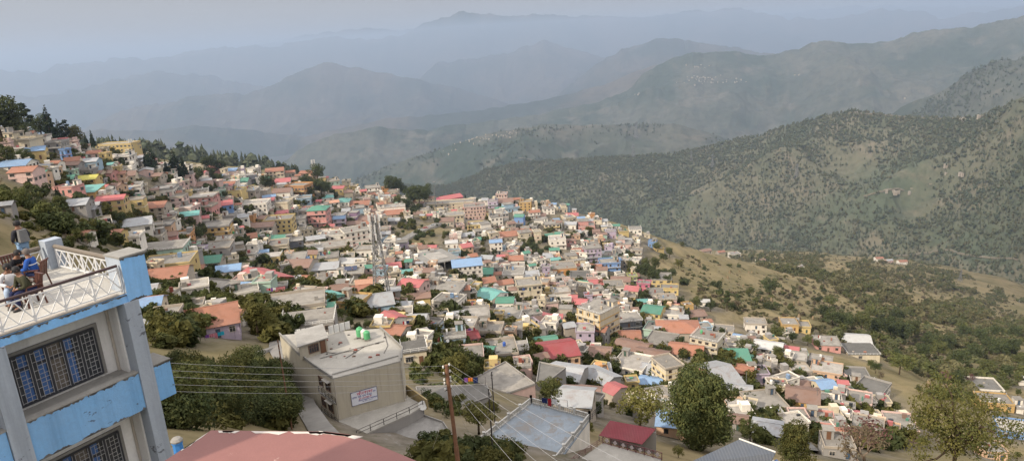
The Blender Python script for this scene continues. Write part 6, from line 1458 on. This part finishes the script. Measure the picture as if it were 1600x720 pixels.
def pylon(px, py, hpx, V, label, d0=None):
    if d0: p = ray(px, py)*d0
    else: Vf = V.reshape(-1, 3); w = Vf@F; X2 = 800+FPX*(Vf@R)/w; Y2 = 360-FPX*(Vf@U)/w; p = Vf[np.argmin((X2-px)**2+(Y2-py)**2)]
    h = hpx*float(p@F)/FPX; t = thing('pylon', label, 'pylon', p, .5, 'electricity pylons on the hills'); b = MB(); th = h*.016
    C = lambda k, z: Vector((h*(.11-.095*min(1, z/(h*.7)))*(-1 if k in (0, 3) else 1), h*(.11-.095*min(1, z/(h*.7)))*(-1 if k < 2 else 1), z))
    for k in range(4): b.bar(C(k, -3), C(k, h*.7), th); b.bar(C(k, h*.7), (0, 0, h), th)
    zs = [h*.7*i/6 for i in range(7)]
    for z0, z1 in zip(zs[:-1], zs[1:]):
        for k in range(4): b.bar(C(k, z0), C((k+1) % 4, z1), th*.6); b.bar(C((k+1) % 4, z0), C(k, z1), th*.6)
    b.build('frame', STEEL, t); b = MB()
    for z, l in ((.7, .2), (.8, .17), (.9, .13)): b.bar((-h*l, 0, h*z), (h*l, 0, h*z), th); b.bar((-h*l, 0, h*z), (0, 0, h*(z+.06)), th*.6); b.bar((h*l, 0, h*z), (0, 0, h*(z+.06)), th*.6)
    b.build('cross_arm', STEEL, t)
pylon(990, 247, 22, VB, 'pylon on the skyline of the opposite hill, leftmost'); pylon(1080, 252, 18, VB, 'small pylon below the opposite crest'); pylon(1113, 262, 22, VB, 'pylon in the middle of the opposite slope'); pylon(1245, 280, 24, VB, 'pylon above the bare patch of the opposite slope'); pylon(1455, 286, 28, VB, 'pylon beside the pale track on the opposite slope'); pylon(994, 215, 26, VC2, 'faint pylon on the hazy terraced hill')
pylon(1500, 438, 19, None, 'pylon on the lower slope at right', 1150); pylon(1590, 488, 22, None, 'pylon at the right edge of the lower slope', 1120)
p = gpt(683, 345); h = 62*float(p@F)/FPX; t = thing('light_mast', 'tall thin floodlight mast on the town ridge', 'mast', p); LAND.append(('floodlight mast', 678, 310)); b = MB(); b.tube([(0, 0, -2), (0, 0, h*.5), (0, 0, h)], [.34, .26, .16], 8); b.build('pole', STEEL, t); b = MB(); b.lathe([(1.1, -.1), (1.1, .1)], 10, (0, 0, h)); [b.box(1.2*cos(a)-.3, 1.2*cos(a)+.3, 1.2*sin(a)-.3, 1.2*sin(a)+.3, h-.35, h+.1) for a in (0, 1.26, 2.5, 3.77, 5.)]; b.build('lamp_ring', STEEL, t)
# utility pole in front
pt = np.array(ray(697, 570)*36); pb = np.array([pt[0]+.35, pt[1]-.6, float(H(pt[0], pt[1]))-1]); t = thing('utility_pole', 'rusty steel utility pole carrying the wires in front', 'pole', pb); LAND.append(('rusty utility pole', 700, 640)); RUST = plain('rusty_pole', (.17,.085,.05), .75, 0, .6, 3.)
b = MB(); dlt = Vector(pt-pb); b.tube([Vector((0, 0, -1)), dlt*.45, dlt*.46, dlt], [.15, .13, .11, .1], 10); b.build('post', RUST, t)
INS = []
for i, zz in enumerate((-.12, -.48, -.85, -1.05, -1.4)):
    b = MB(); c = dlt+Vector((0, 0, zz)); b.bar(c+Vector((-.16, -.12, 0)), c+Vector((.16, .12, 0)), .045); ar = b.build('bracket', DARK, t); b = MB()
    for s in (-1, 1): b.lathe([(.03, 0), (.05, .03), (.035, .07), (.05, .1), (.03, .13)], 8, c+Vector((s*.15, s*.11, .02)))
    b.build('insulator', WHITEP, ar); INS.append(Vector(pb)+c)
WIRE = plain('aluminium_wire', (.30,.30,.31), .5, .1, .1)
def wire(a, b_, sag, label, group, r=.0065, mat=WIRE, par=None):
    a = Vector(a); b_ = Vector(b_); P = [a.lerp(b_, i/24)+Vector((0, 0, -sag*4*(i/24)*(1-i/24))) for i in range(25)]; m = MB(); m.tube(P, r, 4); o = m.build('power_line', mat); tag(o, label, 'wire', group)
for i, (y, nm) in enumerate(zip((561, 573, 583, 596, 607), ('topmost', 'second', 'middle', 'fourth', 'lowest'))):
    wire(INS[i]+Vector((-.15, -.1, .14)), ray(180, y)*31, .25, f'{nm} of five power lines running left from the rusty pole', 'power lines left of the pole')
for i, ((x, y), nm) in enumerate(zip(((1035,752),(985,758),(930,762),(890,765),(845,770)), ('uppermost', 'second', 'third', 'fourth', 'lowest'))):
    wire(INS[i]+Vector((.15, .1, .14)), ray(x, y)*20, .15, f'{nm} of five power lines running down right from the pole', 'power lines right of the pole')
wire(INS[2], ray(560, 640)*60, .4, 'slack service cable from the pole to the grey building', 'service cables'); wire(INS[3], ray(740, 690)*70, .3, 'service cable running down from the pole to the terrace', 'service cables'); wire(Vector(pb)+dlt*.8, ray(676, 700)*42, .1, 'stay wire slanting from the pole to the bank', 'service cables')
def pole(px, py, h, label, mat=None, d0=None, grp='thin poles of the town'):
    p = gpt(px, py) if not d0 else ray(px, py)*d0; t = thing('utility_pole', label, 'pole', p, rt.uniform(0, 3), grp); b = MB(); b.tube([(0, 0, -2), (0, 0, h)], [.11, .07], 6); b.build('post', mat or STEEL, t); b = MB()
    for z in (.96, .88): b.bar((-.5, 0, h*z), (.5, 0, h*z), .07)
    b.build('cross_arm', DARK, t); return Vector(p)+Vector((0, 0, h*.96))
q1 = pole(453, 650, 9.5, 'thin rusty pole at the corner of the grey building', RUST, 84)
q2 = pole(769, 690, 7, 'dark pole beside the yellowish bushy tree', DARK, 84); q3 = pole(772, 640, 6, 'slim post behind the yellowish bushy tree', DARK, 100)
pp = [pole(x, y, 8.5, l) for x, y, l in ((985,527,'pair of dark poles by the slate shed, left one'),(990,525,'pair of dark poles by the slate shed, right one'),(290,372,'thin pole beside the lane on the left slope'),(250,346,'thin pole by the tall yellow house'),(612,405,'thin pole at the road bend below the mast'),(640,372,'thin pole on the gully road'),(700,352,'thin pole near the long cream hall'),(1165,615,'thin pole on the market road by the parked car'),(745,470,'thin pole by the teal roofed hall'),(818,470,'thin pole before the cream L block'),(1275,640,'thin pole beside the ochre house'),(558,482,'thin pole beside the ochre house'))]
for a, b_ in zip(pp[2:-1], pp[3:]):
    if (a-b_).length < 140: wire(a, b_, 1.2, 'thin cable strung between the town poles', 'cables between town poles', .02, DARK)
# long ropeway-like cable over the left slope
wire(ray(90, 220)*455, ray(400, 316)*470, 6, 'long pale cable hanging across the left slope', 'slope cables', .09, STEEL)
b_ = MB()
# ------------------------------------------------------------------ vehicles
CARC = {'white': (.62,.62,.62), 'silver': (.3,.31,.32), 'blue': (.06,.11,.25), 'red': (.3,.04,.04)}
def car(px, py, rz, colr, label):
    p = gpt(px, py); t = thing('parked_car', label, 'car', p+np.array([0, 0, .36]), rz, 'cars on the town roads'); m = plain('car_'+colr, CARC[colr], .3, 0, .1, 2., .5); b = MB(); W = .82
    pr = [(-2, .35), (-2, .8), (-1.75, .95), (-1.2, 1.), (-.7, 1.45), (.8, 1.48), (1.35, 1.02), (1.95, .85), (2, .35)]
    n = len(pr); b.v = [(x, -W+(.12 if z > 1.1 else 0), z) for x, z in pr]+[(x, W-(.12 if z > 1.1 else 0), z) for x, z in pr]; b.f = [tuple(range(n)), tuple(range(2*n-1, n-1, -1))]+[(i, i+n, (i+1) % n+n, (i+1) % n) for i in range(n)]; b.m = [0]*len(b.f); b.build('body', m, t)
    b = MB()
    for s in (-1, 1): b.quad(*[(x, s*(W-.02-(.1 if z > 1.1 else 0))+s*.03, z) for x, z in ((-1.1, 1.03), (1.2, 1.03), (.75, 1.4), (-.68, 1.38))][::s])
    b.quad((-1.2, -.68, 1.03), (-1.2, .68, 1.03), (-.73, .62, 1.43), (-.73, -.62, 1.43)); b.quad((1.33, -.66, 1.06), (.85, -.62, 1.45), (.85, .62, 1.45), (1.33, .66, 1.06)); b.build('window', GLASS, t)
    for x in (-1.3, 1.25):
        for s in (-1, 1): b = MB(); b.tube([(x, s*.72, .33), (x, s*.88, .33)], .33, 12); b.build('wheel', DARK, t)
    for s in (-1, 1): b = MB(); b.box(1.97, 2.02, s*.6-.14, s*.6+.14, .68, .8); b.build('headlight', WHITEP, t)
for a in ((1184,611,-.7,'white','white car parked on the market road'),(1160,596,-.7,'silver','silver car parked by the shop row'),(598,396,.5,'white','white van climbing the bend road'),(322,286,-.9,'blue','blue car at the head of the hillside road'),(328,292,-.9,'white','white car on the hillside road'),(334,297,-.9,'silver','silver car at the foot of the hillside road'),(654,362,.4,'white','white car on the gully road'),(665,358,.4,'red','red car on the gully road'),(676,354,.3,'silver','silver car on the gully road'),(963,572,-.6,'silver','silver car beside the shop row tree'),(1228,672,-.8,'white','white car near the ochre house')): car(*a)
# ------------------------------------------------------------------ tanks, dishes, panels and laundry, set down on whatever carries them
bpy.context.view_layer.update(); DG = bpy.context.evaluated_depsgraph_get()
HITN = ['']
def onroof(px, py):
    d = Vector(ray(px, py)); ok, loc, nm, _, ob, _ = sc.ray_cast(DG, d*9., d); HITN[0] = ob.name.split('.')[0] if ok else ''; return (loc, nm) if ok else (None, None)
TCOL = {'white': plain('tank_white', (.55,.55,.53), .5, 0, .3, 3.), 'green': plain('tank_green', (.09,.33,.15), .5, 0, .3, 3.), 'black': plain('tank_black', (.03,.03,.035), .5), 'blue': plain('tank_blue', (.04,.10,.35), .5)}
TM = {}
for k, m in TCOL.items():
    b = MB(); prof = [(.5, 0)]
    for i in range(5): z = .12+i*.2; prof += [(.5, z), (.53, z+.05), (.53, z+.1), (.5, z+.15)]
    prof += [(.48, 1.18), (.3, 1.32), (.18, 1.34)]; b.lathe(prof, 14); bod = b.mesh('tank_body', m, True); b = MB(); b.lathe([(.19, 1.335), (.19, 1.43), (.05, 1.46)], 12); TM[k] = (bod, b.mesh('tank_lid', m))
bb = MB()
for x in (-.3, .3):
    for y in (-.3, .3): bb.box(x-.07, x+.07, y-.07, y+.07, -.01, .2)
bb.box(-.5, .5, -.5, .5, .2, .26); STM = bb.mesh('tank_stand', CONC)
def tank(px, py, c, label=None, s=1.):
    loc, nm = onroof(px, py)
    if loc is None or nm.z < .5 or HITN[0] not in ('roof', 'slab', 'crate', 'cabin', 'debris', 'roof_pipe', 'roof_kerb', 'stair_room'): return
    t = thing('water_tank', label, 'water tank', loc, rt.uniform(0, 3), 'water tanks on the roofs'); t.scale = (s,)*3; link('stand', STM, t)
    for n, me in zip(('body', 'lid'), TM[c]): o = link(n, me, t); o.location = (0, 0, .26)
    if not label: PENDING.append((t, c+' roof water tank', px, py, None))
for a in ((563,527,'green','green water tank, leftmost of three on the grey building roof',1.),(569,528,'white','white water tank between two green ones on the grey roof',.85),(574,531,'green','green water tank, right one of the close trio',.9),(588,535,'green','green water tank standing alone on the grey roof',.95),(454,546,'white','big white water tank at the left roof corner',1.4),(616,556,'white','white water tank at the right corner of the grey roof',1.2),(589,698,'white','white water tank on the rough grey terrace',1.),
          (506,500,'green'),(732,489,'green'),(788,541,'blue'),(1026,567,'white'),(1031,568,'white'),(1096,521,'green'),(806,470,'white'),(420,404,'green'),(430,402,'green'),(424,412,'green'),(515,397,'green'),(365,366,'green'),(370,366,'white'),(945,475,'black'),(938,480,'white'),(921,483,'white'),(1190,576,'black'),(1222,600,'white'),(1338,605,'black'),(1390,622,'white'),(1560,632,'white'),(1545,628,'white'),(1590,672,'white'),(660,398,'white'),(690,395,'white'),(700,505,'black'),(745,338,'white'),(300,318,'blue'),(320,312,'blue'),(245,398,'white'),(252,394,'white'),(120,300,'white'),(126,301,'white'),(600,505,'white'),(340,450,'white'),(310,455,'black'),(870,423,'white'),(830,455,'white'),(1090,530,'black'),(1205,600,'white')): tank(*a)
def dish(px, py, r, label):
    loc, nm = onroof(px, py)
    if loc is None or HITN[0] in ('crown', 'foliage'): return
    t = thing('satellite_dish', label, 'satellite dish', loc, 0, 'satellite dishes on the roofs'); b = MB(); b.bar((0, 0, -.1), (0, 0, 1.1), .07); b.build('stand', STEEL, t); b = MB(); b.lathe([(.02, -.22*r), (r*.6, -.15*r), (r, 0), (r*.97, .02)], 16); o = b.build('reflector', WHITEP, t); o.location = (0, -.12, 1.25); o.rotation_euler = (radians(62), 0, radians(25)); b = MB(); b.bar((0, -.1, 1.), (.2, -.8, 1.5), .03); b.build('feed_arm', STEEL, t)
dish(662, 645, .65, 'white satellite dish at the end of the smooth grey terrace'); dish(1056, 700, .7, 'white satellite dish beside the huge dense tree'); dish(700, 538, .5, 'small satellite dish among the flat roofs'); dish(1020, 590, .45, 'satellite dish by the pale blue lean-to')
def laundry(px, py, w, cols, label, rz=.2, hh=1.9):
    loc, nm = onroof(px, py)
    if loc is None or HITN[0] in ('crown', 'foliage'): return
    t = thing('clothes_line', label, 'laundry', loc, rz, 'washing hung on terraces'); b = MB(); [b.bar((s*w/2, 0, -.1), (s*w/2, 0, hh), .05) for s in (-1, 1)]; b.bar((-w/2, 0, hh), (w/2, 0, hh), .02); b.build('line', DARK, t); x = -w/2+.15; rr = random.Random(int(px))
    for c in cols:
        ww = rr.uniform(.45, .9); l = rr.uniform(.7, 1.3); b = MB(); n = 7; P = [(x+ww*i/n, .05*sin(i*1.9), hh) for i in range(n+1)]; Q = [(x+ww*i/n, .1*sin(i*1.9+.5), hh-l) for i in range(n+1)]
        for i in range(n): b.quad(P[i], P[i+1], Q[i+1], Q[i])
        b.build('cloth', cl('cloth_'+c, {'red': (.35,.03,.04), 'navy': (.02,.03,.1), 'white': (.6,.6,.6), 'turquoise': (.03,.35,.5), 'purple': (.2,.08,.3), 'pink': (.5,.2,.25), 'orange': (.5,.15,.03), 'blue': (.05,.12,.4)}[c]), t); x += ww+.06
laundry(345, 533, 6, ('purple','pink','pink','turquoise','turquoise'), 'purple and turquoise washing before the lavender house', .5, 2.2); laundry(866, 640, 4, ('navy','red','white'), 'navy red and white washing on the blue terrace', -.3, 1.8); laundry(742, 602, 4, ('purple','orange','navy'), 'orange and navy washing at the edge of the tree-shaded roof', 0, 1.7); laundry(736, 521, 5, ('navy','pink','purple','white','red'), 'bright washing on the pale slab left of the peach house'); laundry(640, 510, 4, ('red','white','navy'), 'washing on the roof near the white two-storey house'); laundry(430, 458, 5, ('pink','red','purple','white'), 'pink washing on the cream terrace house'); laundry(1385, 618, 5, ('red','white','pink'), 'red cloths on the roof with dark slab', -.3, 1.2); laundry(820, 455, 3, ('blue','blue'), 'blue cloths behind the cream block')
loc, nm = onroof(545, 424)
if loc is not None:
    t = thing('solar_array', 'dark solar panel array tilted on a flat roof', 'solar panels', loc, .15)
    for i in range(6): b = MB(); x = (i % 3-1)*2.7; y = (i//3)*2.6; b.hexa([(x-1.3, y, .5), (x+1.3, y, .5), (x+1.3, y+1.9, 1.3), (x-1.3, y+1.9, 1.3)], [(x-1.3, y, .56), (x+1.3, y, .56), (x+1.3, y+1.9, 1.36), (x-1.3, y+1.9, 1.36)]); b.build('panel', plain('solar_cell', (.02,.03,.07), .2, 0, .2, 2., .6), t); b = MB(); [b.bar((x+sx, y+1.7, -.05), (x+sx, y+1.7, 1.2), .06) for sx in (-1, 1)]; [b.bar((x+sx, y+.1, -.05), (x+sx, y+.1, .5), .06) for sx in (-1, 1)]; b.build('leg', STEEL, t)
# blue shop building with white lettering strips
root, p, zt = quad_house((818,356), (803,339), (818,339), (833,338), 'B', 'g', 'bright blue building with white shop sign', d0=570, st=2, seed=77, plainwalls=True)
tm = [(-2.6, 2.2), (-.2, 2.4), (2.3, 2.3)]
w_ = 15*570/FPX
for i, (x, ww) in enumerate(((-3.2, 2.6), (-.2, 2.6), (2.7, 2.6))):
    b = MB(); 
    for k in range(5): b.box(x-ww/2+k*ww/5+.06, x-ww/2+(k+1)*ww/5-.1, -.16, -.1, 2.9, 3.9); b.box(x-ww/2+k*ww/5, x-ww/2+(k+1)*ww/5-.02, -.16, -.1, 3.93, 4.1)
    b.build('sign_letters', WHITEP, root)
place_windows(root, w_*.7, 5, 0, 4.3, 2.6, 1, .9, seed=5)
t = person('tiny walking person in dark clothes on the lane by the grey building', gpt(458, 628)+np.array([0, 0, .25]), 2.6, 'stand', cl('jacket_dark2', (.03,.03,.035)), cl('trousers_grey', (.05,.05,.06)))

# ------------------------------------------------------------------ labels for everything still unnamed
def relation(dx, dy): return ('right of' if dx > 0 else 'left of') if abs(dx) > abs(dy)*1.3 else ('below' if dy > 0 else 'above')
ORD = ['', 'second ', 'third ', 'fourth ', 'fifth ', 'sixth ', 'seventh ', 'eighth ']
LAND = list(dict.fromkeys(LAND)); LXY = np.array([(a[1], a[2]) for a in LAND])
bylook = {}
for q in PENDING: bylook.setdefault(q[1], []).append(q)
def simpler(look): return look
used = set()
for look, qs in bylook.items():
    X = np.array([(q[2], q[3]) for q in qs])
    art = look
    for i, (o, _, x, y, fb) in enumerate(qs):
        best = None
        for li in np.argsort(((LXY-(x, y))**2).sum(1))[:14]:
            lx, ly = LXY[li]; rel = relation(x-lx, y-ly); dme = hypot(x-lx, y-ly); rank = sum(1 for j in range(len(qs)) if j != i and relation(X[j, 0]-lx, X[j, 1]-ly) == rel and hypot(X[j, 0]-lx, X[j, 1]-ly) < dme)
            cost = rank*60+dme+max(0, len(LAND[li][0].split())-5)*6
            if best is None or cost < best[0]: best = (cost, rank, rel, LAND[li][0])
        c, rank, rel, nm = best
        if rank > 2 and fb: o['label'] = fb; o['group'] = fb; continue
        lab = f"{ORD[min(rank, 7)]}{look} {rel} the {nm}"
        if len(lab.replace('-', ' ').split()) > 16:
            for a_, b_ in ((' with a ', ', '), (' roof', ' roof'), ('single-storey ', ''), ('two-storey ', ''), ('three-storey ', '')):
                lab = lab.replace(a_, b_)
                if len(lab.replace('-', ' ').split()) <= 16: break
        if lab in used: lab = lab.replace(' the ', ' that ', 1)
        used.add(lab); o['label'] = lab

# ------------------------------------------------------------------ haze, sky, sun, render settings
EL = radians(35); SAZ = atan2(-.77, -.62)      # azimuth from +y towards +x: the sun stands at the left, a little behind the camera
sd = Vector((sin(SAZ)*cos(EL), cos(SAZ)*cos(EL), sin(EL)))
ld = bpy.data.lights.new('sun', 'SUN'); ld.energy = SUN_E; ld.angle = radians(.55); ld.color = (1., .885, .72); lo = bpy.data.objects.new('sun', ld); col.objects.link(lo); lo.rotation_euler = sd.to_track_quat('Z', 'Y').to_euler(); lo.location = sd*200
w = bpy.data.worlds.new('World'); sc.world = w; w.use_nodes = True; nt = w.node_tree
for n in list(nt.nodes): nt.nodes.remove(n)
out = N(nt, 'ShaderNodeOutputWorld'); bg = N(nt, 'ShaderNodeBackground'); sky = N(nt, 'ShaderNodeTexSky', sky_type='NISHITA'); sky.sun_disc = False; sky.sun_elevation = EL; sky.sun_rotation = SAZ % (2*pi); sky.altitude = 1800; sky.air_density = 1.2; sky.dust_density = 2.5; sky.ozone_density = 1.
tc = N(nt, 'ShaderNodeTexCoord'); mp = N(nt, 'ShaderNodeMapping'); mp.inputs['Scale'].default_value = (1.6, 1.6, 9.); mp.inputs['Rotation'].default_value = (.0, .06, 0); nt.links.new(tc.outputs['Generated'], mp.inputs[0])
cn = N(nt, 'ShaderNodeTexNoise'); cn.inputs['Scale'].default_value = 2.2; cn.inputs['Detail'].default_value = 7; cn.inputs['Roughness'].default_value = .55; nt.links.new(mp.outputs[0], cn.inputs[0]); mr = N(nt, 'ShaderNodeMapRange'); mr.inputs['From Min'].default_value = .38; mr.inputs['From Max'].default_value = .62; mr.inputs['To Min'].default_value = .965; mr.inputs['To Max'].default_value = 1.; nt.links.new(cn.outputs[0], mr.inputs[0])
sz = N(nt, 'ShaderNodeSeparateXYZ'); nt.links.new(tc.outputs['Generated'], sz.inputs[0]); zr = N(nt, 'ShaderNodeMapRange'); zr.inputs['From Min'].default_value = .1; zr.inputs['From Max'].default_value = .7; zr.inputs['To Min'].default_value = 1.; zr.inputs['To Max'].default_value = ZEN; nt.links.new(sz.outputs['Z'], zr.inputs[0])
nt.links.new(mixc(nt, mr.outputs[0], sky.outputs[0], CLOUD), bg.inputs[0]); nt.links.new(mul(nt, zr.outputs[0], SKY_S), bg.inputs[1])      # thin cloud, brighter towards the zenith
nt.links.new(bg.outputs[0], out.inputs[0])
def haze_box(name, z0, z1, dens, colr, y0=-60000):
    b = MB(); b.box(-60000+(y0 > 0), 60000-(y0 > 0), y0, 60000-(y0 > 0), z0, z1); m = bpy.data.materials.new(name); m.use_nodes = True; n = m.node_tree
    for k in list(n.nodes): n.nodes.remove(k)
    o = N(n, 'ShaderNodeOutputMaterial'); v = N(n, 'ShaderNodeVolumeScatter'); v.inputs['Color'].default_value = (*colr, 1); v.inputs['Density'].default_value = dens; v.inputs['Anisotropy'].default_value = HAZE_G
    ab = N(n, 'ShaderNodeVolumeAbsorption'); ab.inputs['Color'].default_value = (*colr, 1); ab.inputs['Density'].default_value = dens; ad = N(n, 'ShaderNodeAddShader'); n.links.new(v.outputs[0], ad.inputs[0]); n.links.new(ab.outputs[0], ad.inputs[1]); n.links.new(ad.outputs[0], o.inputs['Volume'])
    m.cycles.homogeneous_volume = True; ob = b.build(name, m); struct(ob); return ob
haze_box('haze', -1200, HAZE_TOP, HAZE_D, HAZE_C, 200)
sc.view_settings.view_transform = 'Standard'; sc.view_settings.look = 'None'; sc.view_settings.exposure = 0; sc.view_settings.gamma = 1
cy = sc.cycles; cy.use_denoising = True; cy.max_bounces = 5; cy.diffuse_bounces = 2; cy.glossy_bounces = 2; cy.transmission_bounces = 2; cy.volume_bounces = 0; cy.transparent_max_bounces = 4; cy.use_adaptive_sampling = True; cy.adaptive_threshold = .02; cy.sample_clamp_indirect = 4
